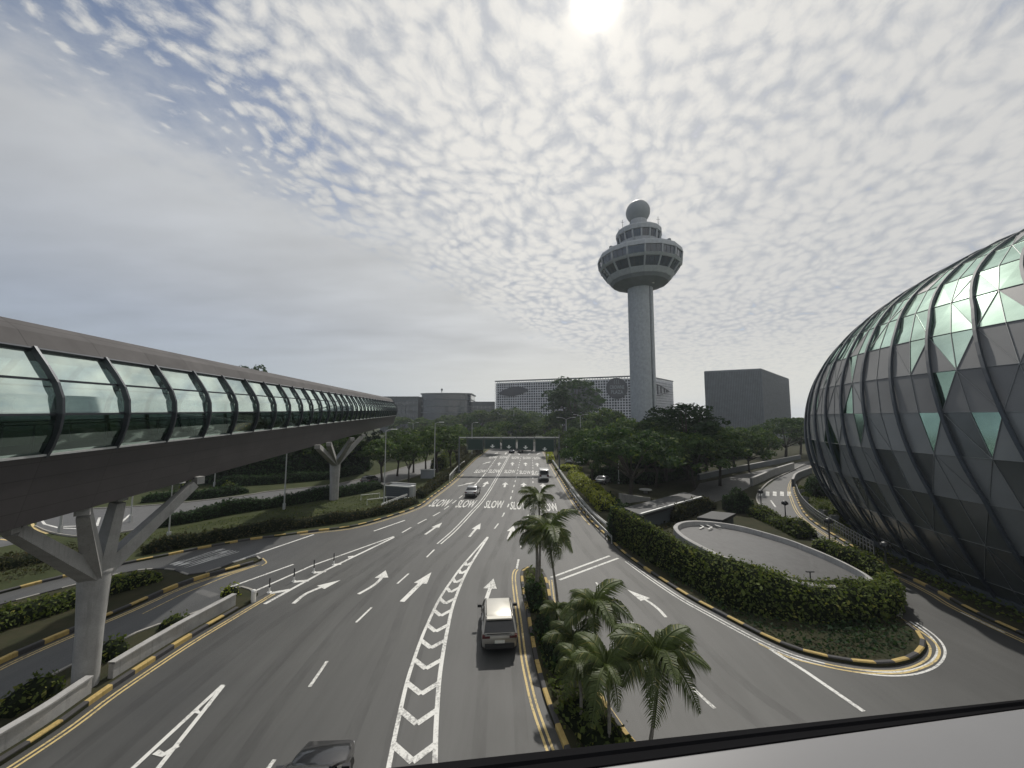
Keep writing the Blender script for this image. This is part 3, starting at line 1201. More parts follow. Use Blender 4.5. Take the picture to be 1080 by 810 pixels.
def ring(name, prof, m, seg=SEG, smooth=False):
    mb = MB()
    mb.lathe(prof, tb, seg, a0=math.pi / seg)
    return mb.build(name, m, tw, smooth=smooth)




def zF(py, r):
    return at(675, py, TY - r).z


z_rim, z_b2b, z_b2t, z_b1b, z_b1t, z_par = zF(286, 9.4), zF(279, 10.6), zF(268, 12.3), zF(264.8, 12.9), zF(256, 13.2), zF(250.6, 12.9)
zA = z_rim - .4
ring('soffit', [(3.9, zF(299, 3.9) - .6), (8.6, z_rim - .9), (9.4, z_rim)], mat('tower_soffit', (.17, .185, .20), rough=.7, var=.15, scale=.5))  # underside shade put into the colour, darker than the rest of the tower
ring('cup', [(9.3, z_rim), (9.55, z_rim + .1), (10.6, z_b2b), (10.2, z_b2b)], 'tower_white')


def wband(zb, zt, rb, rt, n, nm='window_band', m='tower_glass', parent=None):
    mb = MB()
    mb.lathe([(rb - .25, zb), (rt - .25, zt)], tb, SEG, a0=math.pi / SEG)
    for k in range(n * 3):
        a = k * 2 * math.pi / (n * 3) + math.pi / SEG
        ap = math.cos(math.pi / SEG) / math.cos(((a - math.pi / SEG) % (2 * math.pi / SEG)) - math.pi / SEG)
        dv = Vector((math.cos(a), math.sin(a), 0))
        mb.bar(Vector(tb) + dv * (rb * ap - .22) + Vector((0, 0, zb)), Vector(tb) + dv * (rt * ap - .22) + Vector((0, 0, zt)), .10, .1, up=dv, m=1)
    w = mb.build(nm, [m, 'rib_metal'], tw)
    for k in range(n):
        mb = MB()
        a = k * 2 * math.pi / n + math.pi / SEG
        dv = Vector((math.cos(a), math.sin(a), 0))
        mb.bar(Vector(tb) + dv * (rb - .05) + Vector((0, 0, zb)), Vector(tb) + dv * (rt - .05) + Vector((0, 0, zt)), .42, .42, up=dv)
        mb.build('mullion', 'tower_white', w)
    return w


wband(z_b2b, z_b2t, 10.6, 12.3, SEG)
ring('floor_band', [(12.0, z_b2t - .05), (12.4, z_b2t), (12.95, z_b1b), (12.4, z_b1b)], 'tower_white')
wband(z_b1b, z_b1t, 12.9, 13.2, SEG)
ring('parapet', [(12.4, z_b1t - .05), (13.3, z_b1t), (13.1, z_par - .5), (12.8, z_par), (8, z_par + .05)], 'tower_white')
zd = z_par + .05
ring('roof_deck', [(12.6, zd), (10.5, zd + .45), (7.2, zd + .6)], 'bldg_fin')
ring('upper_drum', [(6.5, zd), (6.6, zF(248, 6.6))], 'tower_white')
zU = zF(248, 6.6)
zV = zF(239.5, 6.9)
zE = zF(233.4, 7.1)
wband(zU, zV, 6.6, 6.95, SEG)
ring('upper_roof', [(6.4, zV - .05), (7.25, zV), (7.25, zE - .5), (7.0, zE), (4.6, zE + .08), (2.4, zE + .12)], 'tower_white', smooth=20)
ball_r = 3.85
zball = at(675, 212.2, TY).z - ball_r
zr = zball - ball_r
mb = MB()
mb.lathe([(3.1, min(zE, zr)), (2.7, zr + .8)], tb, 20)
mb.build('radome_base', 'tower_white', tw)
mb = MB()
mb.lathe([(max(.02, ball_r * math.sin(k * math.pi / 20)), zball - ball_r * math.cos(k * math.pi / 20)) for k in range(21)], tb, 28)
mb.build('radome', 'bldg_fin', tw, smooth='all')
for a, h in ((200, 3.2), (230, 2.0), (330, 3.8), (345, 2.8), (20, 3.0), (160, 2.4)):
    mb = MB()
    q = Vector(tb) + Vector((6.2 * math.cos(R(a)), 6.2 * math.sin(R(a)), zE - .1))
    mb.tube([q, q + Vector((0, 0, h))], .06, 5)
    if h > 3:
        mb.tube([q + Vector((-.5, 0, h * .75)), q + Vector((.5, 0, h * .75))], .05, 5)
    mb.build('antenna', 'dark_metal', tw)
for a in (205, 335, 300, 245):
    mb = MB()
    q = Vector(tb) + Vector((11.3 * math.cos(R(a)), 11.3 * math.sin(R(a)), zd + .2))
    mb.box(q + Vector((0, 0, .4)), (1.3, .8, .8), R(a))
    mb.build('roof_unit', 'bldg_fin', tw)
# spotlights hung under the cup
mb = MB()
mb.lathe([(.5, z_rim - 2.0), (.7, z_rim - 1.0)], Vector(tb) + Vector((5.2 * math.cos(R(-62)), 5.2 * math.sin(R(-62)), 0)), 10)
mb.build('floodlight', 'white_metal', tw)

# =================================================================== GLASS DOME ON THE RIGHT
dcx, dcy, da_, db_, dphi, dzc, dH, ds0, dpu, dpl = 81.482, 34.884, 56.332, 38.865, .402, 9.896, 34.42, .923, 2.107, 1.999


def dome_pt(T, z, grow=0.0):
    s = (1 - min(max((z - dzc) / (dH - dzc), 0), 1) ** dpu) ** (1 / dpu) if z >= dzc else 1 - (1 - ds0) * ((dzc - z) / dzc) ** dpl
    x, y = (da_ + grow) * math.cos(T) * s, (db_ + grow) * math.sin(T) * s
    c, sn = math.cos(dphi), math.sin(dphi)
    return Vector((dcx + x * c - y * sn, dcy + x * sn + y * c, z + (grow * .6 if z > dH * .8 else 0)))


SK = ([0, 4, 7, 10, 13.3, 16, 19, 22, 26, 31, 34.4], [4.2, 3.9, 3.1, 1.6, 0, -1.5, -3.3, -6, -9.3, -14, -18])


def skew(z):
    return float(np.interp(z, *SK))


dm = thing('glass_dome', 'huge rounded glass dome with slanting dark ribs beside the road at right', 'dome', (dcx, dcy, 0))
zrows = [0, 1.5, 4.2, 6.9, 9.6, 12.3, 15.0, 17.7, 20.3, 22.7, 25.0, 27.2, 29.1, 30.8, 32.2, 33.3, 34.0, 34.4]
ribT = [161.8 + 4.35 * k for k in range(-16, 28)]
NCOL = 83
cols = [161.8 + 360 / NCOL * k for k in range(NCOL)]
mb = MB()
seams = MB()
drng = random.Random(21)
half = []
for k in range(NCOL):
    half += [cols[k], cols[k] + 180 / NCOL]
NH = len(half)


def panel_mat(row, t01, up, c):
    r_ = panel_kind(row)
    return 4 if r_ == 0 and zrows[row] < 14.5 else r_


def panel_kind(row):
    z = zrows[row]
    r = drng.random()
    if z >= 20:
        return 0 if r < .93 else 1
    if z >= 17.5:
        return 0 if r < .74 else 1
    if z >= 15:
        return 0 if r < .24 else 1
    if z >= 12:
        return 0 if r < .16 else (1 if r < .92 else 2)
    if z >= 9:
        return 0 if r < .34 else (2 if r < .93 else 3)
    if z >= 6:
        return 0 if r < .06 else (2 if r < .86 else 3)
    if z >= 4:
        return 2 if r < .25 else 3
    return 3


for i in range(len(zrows) - 1):
    za, zb = zrows[i], zrows[i + 1]
    for j in range(NH):
        ta, tb_ = half[j], half[j] + 180 / NCOL
        A, B = dome_pt(R(ta + skew(za)), za), dome_pt(R(tb_ + skew(za)), za)
        C_, D_ = dome_pt(R(tb_ + skew(zb)), zb), dome_pt(R(ta + skew(zb)), zb)
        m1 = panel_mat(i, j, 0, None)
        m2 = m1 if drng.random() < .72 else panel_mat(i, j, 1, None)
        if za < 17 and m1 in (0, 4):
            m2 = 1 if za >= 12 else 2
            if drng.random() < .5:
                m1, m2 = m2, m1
        # T grows anticlockwise seen from above
        if (i + j) % 2:
            mb.face([A, B, C_], m1)
            mb.face([A, C_, D_], m2)
        else:
            mb.face([A, B, D_], m1)
            mb.face([B, C_, D_], m2)
        diag = m1 != m2 or drng.random() < .5
        # seams: thin raised lattice
        near = (A - Vector((0, 0, 12))).length < 95
        if near:
            w = .03
            up = (A - Vector((dcx, dcy, 8))).normalized()
            seams.bar(A + up * .02, B + up * .02, w, .05, up=up)
            if not diag:
                pass
            elif (i + j) % 2:
                seams.bar(A + up * .02, C_ + up * .02, w * .8, .05, up=up)
            else:
                seams.bar(B + up * .02, D_ + up * .02, w * .8, .05, up=up)
            if j % 2:
                seams.bar(A + up * .02, D_ + up * .02, w * .8, .05, up=up)
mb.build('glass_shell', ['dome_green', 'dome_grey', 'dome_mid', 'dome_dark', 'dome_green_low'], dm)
seams.build('glazing_grid', 'dome_seam', dm)
for T0 in cols:
    T1 = (T0 + 20) % 360
    if not 85 < T0 % 360 < 300:
        continue
    mb = MB()
    zz = [q for q in np.linspace(.3, 33.8, 40)]
    pts = [dome_pt(R(T0 + skew(q)), q, .12) for q in zz]
    sweep_box(mb, pts, .17, .20, [(a - Vector((dcx, dcy, 6))).normalized() for a in pts])
    mb.build('rib', 'dome_rib', dm)
mb = MB()
for k in range(72):
    a, b = dome_pt(R(k * 5), 0), dome_pt(R(k * 5 + 5), 0)
    c = Vector((dcx, dcy, 0))
    ao, bo = c + (a - c) * 1.012, c + (b - c) * 1.012
    mb.mesh([ao, bo, (bo.x, bo.y, .55), (ao.x, ao.y, .55), (b.x, b.y, .6), (a.x, a.y, .6)], [(0, 1, 2, 3), (3, 2, 4, 5)])
mb.build('plinth', 'bldg_dark', dm)

# =================================================================== BACKGROUND BUILDINGS
def wall_grid(P, Q, z0, z1, nx, nz, fr, mats, name, parent, depth=.4):
    """perforated screen between two ground points: frame squares with dark holes behind"""
    P, Q = Vector(P), Vector(Q)
    d = (Q - P)
    L = d.length
    d.normalize()
    n = Vector((d.y, -d.x, 0))
    mb = MB()
    dx, dz = L / nx, (z1 - z0) / nz

    def pt(s, z, o=0.0):
        q = P + d * s + n * o
        return (q.x, q.y, z)
    for i in range(nx):
        for k in range(nz):
            x0, x1, a0, a1 = i * dx, (i + 1) * dx, z0 + k * dz, z0 + (k + 1) * dz
            f = fr * (.75 + .5 * drng.random())
            h0, h1, g0, g1 = x0 + dx * f, x1 - dx * f, a0 + dz * f, a1 - dz * f
            mb.face([pt(x0, a0), pt(x1, a0), pt(h1, g0), pt(h0, g0)])
            mb.face([pt(x1, a0), pt(x1, a1), pt(h1, g1), pt(h1, g0)])
            mb.face([pt(x1, a1), pt(x0, a1), pt(h0, g1), pt(h1, g1)])
            mb.face([pt(x0, a1), pt(x0, a0), pt(h0, g0), pt(h0, g1)])
            mb.face([pt(h0, g0), pt(h1, g0), pt(h1, g0, -depth), pt(h0, g0, -depth)])
            mb.face([pt(h1, g0), pt(h1, g1), pt(h1, g1, -depth), pt(h1, g0, -depth)])
    return mb.build(name, mats, parent)


def ground_of(px, Y):
    q = at(px, 440, Y)
    return Vector((q.x, q.y, 0))


# long hotel with a perforated white screen
hc, hl, hr = ground_of(681, 258), ground_of(522, 299), ground_of(711, 300)
hb = hl + (hr - hc)
hz0, hz1 = 6.0, 39.6
ho = thing('hotel', 'long low hotel wrapped in a white perforated screen behind the control tower', 'hotel', hc)
mb = MB()
cen = (hl + hr) / 2
ins = [q + (cen - q).normalized() * .9 for q in (hc, hr, hb, hl)]
mb.prism(ins, 0, hz1 - 1.2)
mb.build('body', 'lattice_back', ho)
wall_grid(hl, hc, hz0, hz1, 60, 18, .15, 'lattice', 'screen', ho)
wall_grid(hc, hr, hz0, hz1, 30, 18, .15, 'lattice', 'screen', ho)
mb = MB()
for a, b in ((hl, hc), (hc, hr)):
    mb.bar(a + Vector((0, 0, hz1 + .3)), b + Vector((0, 0, hz1 + .3)), .9, .7)
mb.build('roof_edge', 'bldg_grey', ho)


def on_face(P, Q, s, z, o):
    d = (Q - P).normalized()
    n = Vector((d.y, -d.x, 0))
    q = P + d * s + n * o
    return Vector((q.x, q.y, z))


def face_shape(P, Q, pts, o0, o1, m, name, parent):
    mb = MB()
    a = [on_face(P, Q, s, z, o0) for s, z in pts]
    b = [on_face(P, Q, s, z, o1) for s, z in pts]
    n = len(pts)
    mb.mesh(a + b, [(i, (i + 1) % n, n + (i + 1) % n, n + i) for i in range(n)])
    mb.mesh(b, [tuple(range(n))])
    return mb.build(name, m, parent)


Lh = (hc - hl).length


def hs(px):                     # pixel x -> distance along the long face
    d = (hc - hl).normalized()
    k = (px - 540) / F
    # hl + d s = k * y
    return (k * hl.y - hl.x) / (d.x - k * d.y)


def hz(px, py):
    d = (hc - hl).normalized()
    y = hl.y + d.y * hs(px)
    return at(px, py, y).z


def lens(x0, x1, yc, up, dn, tilt=0.0, n=14):
    pts = []
    for k in range(n + 1):
        t = k / n
        x = x0 + (x1 - x0) * t
        pts.append((x, yc + tilt * (t - .5) + dn * math.sin(math.pi * t) ** .8))
    for k in range(n - 1, 0, -1):
        t = k / n
        x = x0 + (x1 - x0) * t
        pts.append((x, yc + tilt * (t - .5) - up * math.sin(math.pi * t) ** .8))
    return pts


face_shape(hl, hc, [(hs(x), hz(x, y)) for x, y in lens(526, 558, 413, 5, 4.6, -4)], .25, .6, 'leaf_motif', 'leaf_panel', ho)
face_shape(hl, hc, [(hs(x), hz(x, y)) for x, y in lens(584, 638, 421, 19, 14, 6)], .25, .6, 'leaf_motif', 'leaf_panel', ho)
em = face_shape(hl, hc, [(hs(x), hz(x, y)) for x, y in [(651 + 11.5 * math.cos(a), 409.5 + 11 * math.sin(a)) for a in [k * 2 * math.pi / 28 for k in range(28)]]], .25, .6, 'leaf_motif', 'sign_disc', ho)
for word, yc, wd in (('CROWNE', 408.4, 15.5), ('PLAZA', 413.6, 13)):
    V, Fc = text_mesh(word, .02)
    mb = MB()
    vs = []
    for v in V:
        x = 651.3 + v.x * wd
        y = yc + 1.9 - v.y * 3.9
        vs.append(on_face(hl, hc, hs(x), hz(x, y), .72))
    mb.mesh(vs, Fc)
    mb.build('lettering', 'bldg_fin', em)
mb = MB()
for k in range(3):
    pts = [(649.2 + k * 2.2 + .9 * math.cos(a) , 402.9 + 2.1 * math.sin(a)) for a in [R(90 + q * 26) for q in range(8)]]
    for a, b in zip(pts, pts[1:]):
        mb.bar(on_face(hl, hc, hs(a[0]), hz(*a), .72), on_face(hl, hc, hs(b[0]), hz(*b), .72), .28, .2)
mb.build('swirl_mark', 'bldg_fin', em)
# half-leaf grille on the short face
Ls = (hr - hc).length


def ss(px):
    d = (hr - hc).normalized()
    k = (px - 540) / F
    return (k * hc.y - hc.x) / (d.x - k * d.y)


def sz(px, py):
    d = (hr - hc).normalized()
    return at(px, py, hc.y + d.y * ss(px)).z


mb = MB()
arc = [(688.5 + 17 * t, 404.5 + 8.5 * t ** 1.6) for t in [k / 10 for k in range(11)]] + [(705.5 - 17 * t, 413 + 4.5 * math.sin(t * 1.57)) for t in [k / 8 for k in range(9)]]
for a, b in zip(arc, arc[1:]):
    mb.bar(on_face(hc, hr, ss(a[0]), sz(*a), .4), on_face(hc, hr, ss(b[0]), sz(*b), .4), .8, .3)
for x in (690, 693.5, 697, 700.5, 703):
    t = (x - 688.5) / 17
    y0 = 404.5 + 8.5 * t ** 1.6
    mb.bar(on_face(hc, hr, ss(x), sz(x, y0), .4), on_face(hc, hr, ss(x), sz(x, 417 - 4 * t), .4), .9, .3)
mb.build('leaf_grille', 'leaf_motif', ho)

# tall finned block
YB = 190.0
bc, bl, b2 = at(802.5, 388.5, YB), at(743, 391, YB * 1.06), at(831, 398, YB * 1.26)
bz = bc.z
bc, bl, b2 = [Vector((q.x, q.y, 0)) for q in (bc, bl, b2)]
bb = bl + (b2 - bc)
blk = thing('office_block', 'plain grey box shaped block with close vertical fins right of the control tower', 'office block', bc)
mb = MB()
mb.prism([bc, b2, bb, bl], 0, bz - .8)
mb.build('body', mat('block_body', (.07, .082, .095), rough=.4, var=.25, scale=.3), blk)
for P, Q, n in ((bl, bc, 34), (bc, b2, 44)):
    mb = MB()
    for k in range(n + 1):
        s = (Q - P).length * k / n
        a = on_face(P, Q, s, 2, .25)
        mb.bar(a, Vector((a.x, a.y, bz - .3)), .30, .5, up=(Q - P).normalized())
    mb.build('fins', mat('block_fin', (.135, .150, .165), rough=.55, var=.2, scale=.5), blk)
    mb = MB()
    for k in range(1, 9):
        z = bz * k / 9
        mb.bar(on_face(P, Q, 0, z, .1), on_face(P, Q, (Q - P).length, z, .1), .25, .5)
    mb.build('floor_line', 'bldg_dark', blk)
mb = MB()
mb.prism([bc, b2, bb, bl], bz - .8, bz)
mb.build('roof', 'bldg_fin', blk)

# round dark office building and its wings, far left
YR = 300.0
rc = at(468, 414, YR)
rb = thing('round_building', 'low round fronted dark glass building with flat overhanging roof above the far trees', 'building', (rc.x, rc.y, 0))
rr, rz = 20.2, rc.z
def front(o):
    pts = [(rc.x + (rr + o) * math.sin(t), rc.y + 14 - (9 + o) * math.cos(t) ** .7) for t in [R(-90 + 10 * k) for k in range(1, 18)]]
    return [(rc.x - rr - o, rc.y + 14)] + pts + [(rc.x + rr + o, rc.y + 14), (rc.x + rr + o, rc.y + 45), (rc.x - rr - o, rc.y + 45)]


mb = MB()
mb.prism(front(0), 0, rz - .8)
mb.build('drum', 'dark_glass', rb)
mb = MB()
mb.prism(front(.9), rz - .8, rz)
mb.build('roof', 'bldg_dark', rb)
for k in range(1, 6):
    mb = MB()
    mb.prism(front(.35), rz * k / 6 - .35, rz * k / 6 + .35)
    mb.build('floor_band', 'bldg_dark', rb)
mb = MB()
mb.tube([(rc.x - 1.5, rc.y, rz), (rc.x - 1.5, rc.y, rz + 3.2)], .3, 6)
mb.box((rc.x - 1.5, rc.y, rz + 2.2), (1.4, .6, 1.4))
mb.build('antenna', 'bldg_dark', rb)


def wing(name, label, x0, x1, ytop, Y, depth=25):
    a, b = at(x0, ytop, Y), at(x1, ytop, Y)
    t = thing(name, label, 'building', (a.x, a.y, 0))
    z = a.z
    mb = MB()
    mb.prism([(a.x, a.y), (b.x, b.y), (b.x, b.y + depth), (a.x, a.y + depth)], 0, z - .8)
    mb.build('body', 'bldg_dark', t)
    mb = MB()
    n = int((b.x - a.x) / 3.2)
    for k in range(n):
        x = a.x + (k + .5) * (b.x - a.x) / n
    for q in range(4):
        zc = z * (.3 + .17 * q)
        mb = MB()
        mb.box(((a.x + b.x) / 2, a.y - .05, zc), (b.x - a.x - .6, .3, z * .10))
        mb.build('window_strip', 'dark_glass', t)
    mb = MB()
    mb.box(((a.x + b.x) / 2, a.y + depth / 2, z - .45), (b.x - a.x + .8, depth + .8, .7))
    mb.build('roof', 'bldg_grey', t)
    for k in range(n + 1):
        pass
    mb = MB()
    for k in range(n + 1):
        x = a.x + k * (b.x - a.x) / n
        mb.bar((x, a.y - .2, 0), (x, a.y - .2, z - .8), .4, .4)
    mb.build('fins', 'bldg_grey', t)
    return t


wing('office_wing', 'dark office wing with vertical fins between footbridge end and round building', 402, 441, 418, 310)
wing('office_wing', 'low dark office wing to the right of the round building', 495, 521, 423.5, 315)
# =================================================================== GREENERY
def leaf_arrays(c, nrm_, size, rng, aspect=.62, jit=.75):
    """two-triangle folded leaf cards at points c facing nrm_ (both N x 3)"""
    n = len(c)
    N = nrm_ + rng.normal(size=(n, 3)) * jit
    N /= np.linalg.norm(N, axis=1, keepdims=True) + 1e-9
    r = rng.normal(size=(n, 3))
    t = np.cross(N, r)
    t /= np.linalg.norm(t, axis=1, keepdims=True) + 1e-9
    b = np.cross(N, t)
    s = (size * np.exp(rng.normal(-.06, .36, n)))[:, None]
    v = np.stack([c - t * s * .5, c - b * s * .5 * aspect, c + t * s * .5, c + b * s * .5 * aspect], 1)
    return v.reshape(-1, 3)


def leaf_mesh(name, verts, m, extra=None):
    """verts: 4 per leaf; extra = (verts, faces, material) for a solid core"""
    nv = len(verts)
    nf = nv // 4
    me = bpy.data.meshes.new(name)
    ev, ef = ([], []) if extra is None else extra[:2]
    me.vertices.add(nv + len(ev))
    co = np.empty((nv + len(ev), 3))
    co[:nv] = verts
    if len(ev):
        co[nv:] = np.array([tuple(p) for p in ev])
    me.vertices.foreach_set('co', co.ravel())
    loops = np.arange(nv).tolist()
    starts = (np.arange(nf) * 4).tolist()
    mi = [0] * nf
    k = nv
    for q in ef:
        starts.append(k)
        loops.extend([i + nv for i in q])
        mi.append(1)
        k += len(q)
    me.loops.add(len(loops))
    me.loops.foreach_set('vertex_index', loops)
    me.polygons.add(len(starts))
    me.polygons.foreach_set('loop_start', starts)
    me.polygons.foreach_set('material_index', mi)
    me.materials.append(MATS[m])
    if len(ef):
        me.materials.append(MATS[extra[2]])
    me.update(calc_edges=True)
    me.validate()
    return me


def sph(n, rng):
    v = rng.normal(size=(n, 3))
    return v / np.linalg.norm(v, axis=1, keepdims=True)


def crown_clumps(clumps, per, size, rng, flat=1.0, low=-.25):
    out = []
    for c, r in clumps:
        n = int(per * (r ** 2))
        d = sph(n, rng)
        d = d[d[:, 2] > low]
        rad = r * rng.uniform(.55, 1.0, len(d)) ** .5
        p = np.array(c) + d * rad[:, None] * np.array([1, 1, flat])
        out.append(leaf_arrays(p, d + np.array([0, 0, .35]), size, rng))
    return np.concatenate(out)


def trunk_mesh(name, H, r, limbs, rng, m='bark'):
    mb = MB()
    bend = rng.uniform(-.25, .25, 2)
    top = Vector((bend[0], bend[1], H))
    mb.tube([(0, 0, -.15), (0, 0, .25), (bend[0] * .4, bend[1] * .4, H * .5), top], [r * 1.45, r, r * .85, r * .65], 8)
    for tip in limbs:
        tip = Vector(tip)
        q = top.lerp(Vector((0, 0, H * .6)), rng.uniform(0, .6))
        mid = q.lerp(tip, .5) + Vector((0, 0, .06 * (tip - q).length))
        mb.tube([q, mid, tip], [r * .5, r * .33, r * .12], 6)
    o = mb.build(name, m)
    me = o.data
    bpy.data.objects.remove(o)
    return me


def proto(kind, seed):
    rng = np.random.default_rng(seed)
    cl = []
    if kind == 'round':                   # small street tree, 8 m
        for k in range(26):
            d = sph(1, rng)[0]
            d[2] = d[2] * .9
            rr_ = rng.uniform(.55, 1.0)
            cl.append((np.array([0, 0, 5.3]) + d * np.array([2.2, 2.2, 2.1]) * rr_, rng.uniform(.7, 1.15)))
        leaf, size, m, th, tr = 170, .31, 'leaf_tree', 3.0, .15
    elif kind == 'rain':                  # wide umbrella crown in tiers, 10 m
        for k in range(62):
            a, q = rng.uniform(0, 2 * math.pi), math.sqrt(rng.uniform(0.02, 1))
            z = 9.3 - 4.2 * q ** 2.4 * rng.uniform(.55, 1.15) - rng.uniform(0, 1.5)
            cl.append((np.array([6.0 * q * math.cos(a), 6.0 * q * math.sin(a), z]), rng.uniform(.8, 1.6)))
        leaf, size, m, th, tr = 120, .36, 'leaf_rain', 3.2, .26
    elif kind == 'tall':                  # tall loose crown, 14 m
        for k in range(48):
            z = rng.uniform(3.0, 13)
            w = 3.6 * math.sin(math.pi * min(1, max(.05, (z - 1.4) / 13.2))) ** .6
            a, q = rng.uniform(0, 2 * math.pi), math.sqrt(rng.uniform(0, 1))
            cl.append((np.array([w * q * math.cos(a), w * q * math.sin(a), z]), rng.uniform(.85, 1.5)))
        leaf, size, m, th, tr = 95, .44, 'leaf_dark', 4.0, .24
    elif kind == 'dome':                  # clipped-looking dome crown, 11 m
        for k in range(52):
            d = sph(1, rng)[0]
            d[2] = abs(d[2]) * 1.0 - .22
            cl.append((np.array([0, 0, 4.6]) + d * np.array([4.5, 4.5, 5.2]) * rng.uniform(.75, 1.0), rng.uniform(.9, 1.4)))
        leaf, size, m, th, tr = 80, .48, 'leaf_tree', 3.2, .24
    if kind == 'round':
        lim = [c for c, r in cl[:7]]
    else:
        lim = [c for c, r in cl[:11]]
    v = crown_clumps(cl, leaf, size, rng, flat=.62 if kind == 'rain' else .85)
    return trunk_mesh('trunk', th, tr, lim, rng), leaf_mesh('crown', v, m)


PROTO = {}
HT = {'round': 8.2, 'rain': 10.2, 'tall': 13.8, 'dome': 10.8}
for kd in ('round', 'rain', 'tall', 'dome'):
    PROTO[kd] = [proto(kd, 100 + 7 * i + len(kd)) for i in range(3)]
tcount = [0]


def tree(kind, x, y, h, label, group=None, wide=1.0, name='tree', cat='tree', variant=None):
    k = tcount[0]
    tcount[0] += 1
    tm, cm = PROTO[kind][k % 3 if variant is None else variant]
    r = thing(name, label, cat, (x, y, .12), rnd.uniform(0, 6.28), group)
    s = h / HT[kind]
    r.scale = (s * wide, s * wide, s)
    link('trunk', tm, r)
    link('crown', cm, r)
    return r


def tree_px(kind, px, ytop, D, label, group=None, wide=1.0, name='tree', **kw):
    q = at(px, ytop, D)
    return tree(kind, q.x, D, q.z * 1.07, label, group, wide * 1.12, name, **kw)


# ---- row of street trees between the two roads on the left
gl = 'street trees between the side road and the main road'
tree_px('round', 404, 461, 72, 'rounded street tree nearest the footbridge end, crown against the far pier', gl, 1.15, 'street_tree')
tree_px('round', 432, 466, 71, 'bushy street tree above the black car end of the side road', gl, 1.0, 'street_tree')
tree_px('round', 437, 455, 84, 'rounded street tree directly behind the grey kiosk', gl, 1.05, 'street_tree')
tree_px('round', 462, 448, 84, 'tallest rounded street tree, crown behind the second lamp post from the left', gl, 1.15, 'street_tree')
tree_px('round', 420, 459, 79, 'rounded street tree between the far pier and the lamp post by the kiosk', gl, 1.1, 'street_tree')
tree_px('round', 450, 453, 77, 'rounded street tree between the kiosk and the second lamp post', gl, 1.0, 'street_tree')
tree_px('round', 476, 455, 92, 'street tree immediately left of the sign gantry leg', gl, 1.1, 'street_tree')
# ---- dark trees behind the side road, under the footbridge
gd = 'dark trees lining the far side of the side road'
for i, (px, D, h, kd) in enumerate(((60, 64, 8.6, 'round'), (112, 70, 9.2, 'tall'), (165, 74, 9.0, 'round'), (205, 76, 10.2, 'tall'), (228, 72, 9.4, 'dome'), (252, 80, 10.5, 'tall'),
                                    (274, 76, 9.6, 'dome'), (298, 84, 10.8, 'tall'), (318, 78, 9.5, 'dome'), (338, 86, 10.8, 'tall'), (362, 84, 10.4, 'dome'), (385, 92, 11, 'tall'), (300, 96, 11, 'dome'), (350, 100, 11.5, 'dome'))):
    q = at(px, 440, D)
    tree(kd, q.x, D, h, 'dark leafy tree standing in the shadowed belt seen below the footbridge', gd, 1.25)
q = at(263, 385, 112)
tree('tall', q.x, 112, q.z, 'very tall tree whose tip alone shows above the footbridge roof', None, .8)
# ---- belt beyond the gantry
gb = 'trees massed beyond the sign gantry'
for px, yt, D, kd, w, lb in (
        (416, 449, 118, 'dome', 1.0, 'leafy tree just under the round end of the footbridge'),
        (431, 451, 112, 'round', 1.3, 'small tree between the footbridge end and the first roadside lamp post'),
        (446, 447, 140, 'dome', 1.0, 'dome crowned tree below the dark office wing'),
        (462, 443, 165, 'dome', 1.1, 'broad tree below the middle of the round building'),
        (482, 446, 135, 'dome', 1.15, 'broad dome crowned tree behind the left leg of the gantry'),
        (497, 441, 185, 'tall', 1.2, 'tall tree right below the round building edge'),
        (509, 447, 128, 'dome', 1.2, 'pale green dome crowned tree rising over the left gantry panel'),
        (521, 443, 165, 'dome', 1.1, 'dome crowned tree over the second gantry panel'),
        (535, 442, 150, 'dome', .95, 'dome crowned tree over the middle gantry panel'),
        (549, 440, 150, 'tall', 1.1, 'tall tree over the fourth gantry panel'),
        (561, 444, 140, 'round', 1.3, 'umbrella topped tree over the right gantry panel'),
        (575, 440, 175, 'dome', 1.1, 'tree above the right end of the gantry'),
        (588, 449, 118, 'dome', 1.0, 'flat topped tree right of the gantry with a double lamp in front'),
        (470, 436, 230, 'dome', 1.3, 'dark far tree in front of the round building'),
        (425, 438, 240, 'dome', 1.3, 'dark far tree in front of the left office wing'),
        (445, 438, 235, 'dome', 1.2, 'dark far tree between left office wing and round building'),
        (490, 434, 240, 'dome', 1.2, 'dark far tree at the right end of the round building'),
        (508, 430, 235, 'dome', 1.2, 'dark far tree at the low right office wing'),
        (526, 427, 235, 'dome', 1.2, 'dark far tree at the left corner of the white hotel'),
        (542, 428, 235, 'dome', 1.2, 'dark far tree under the small leaf shape on the hotel'),
        (558, 431, 230, 'dome', 1.2, 'dark far tree before the hotel, left of its big leaf shape'),
        (574, 435, 225, 'dome', 1.2, 'dark far tree before the hotel near its centre')):
    tree_px(kd, px, yt, D, lb, gb, w)
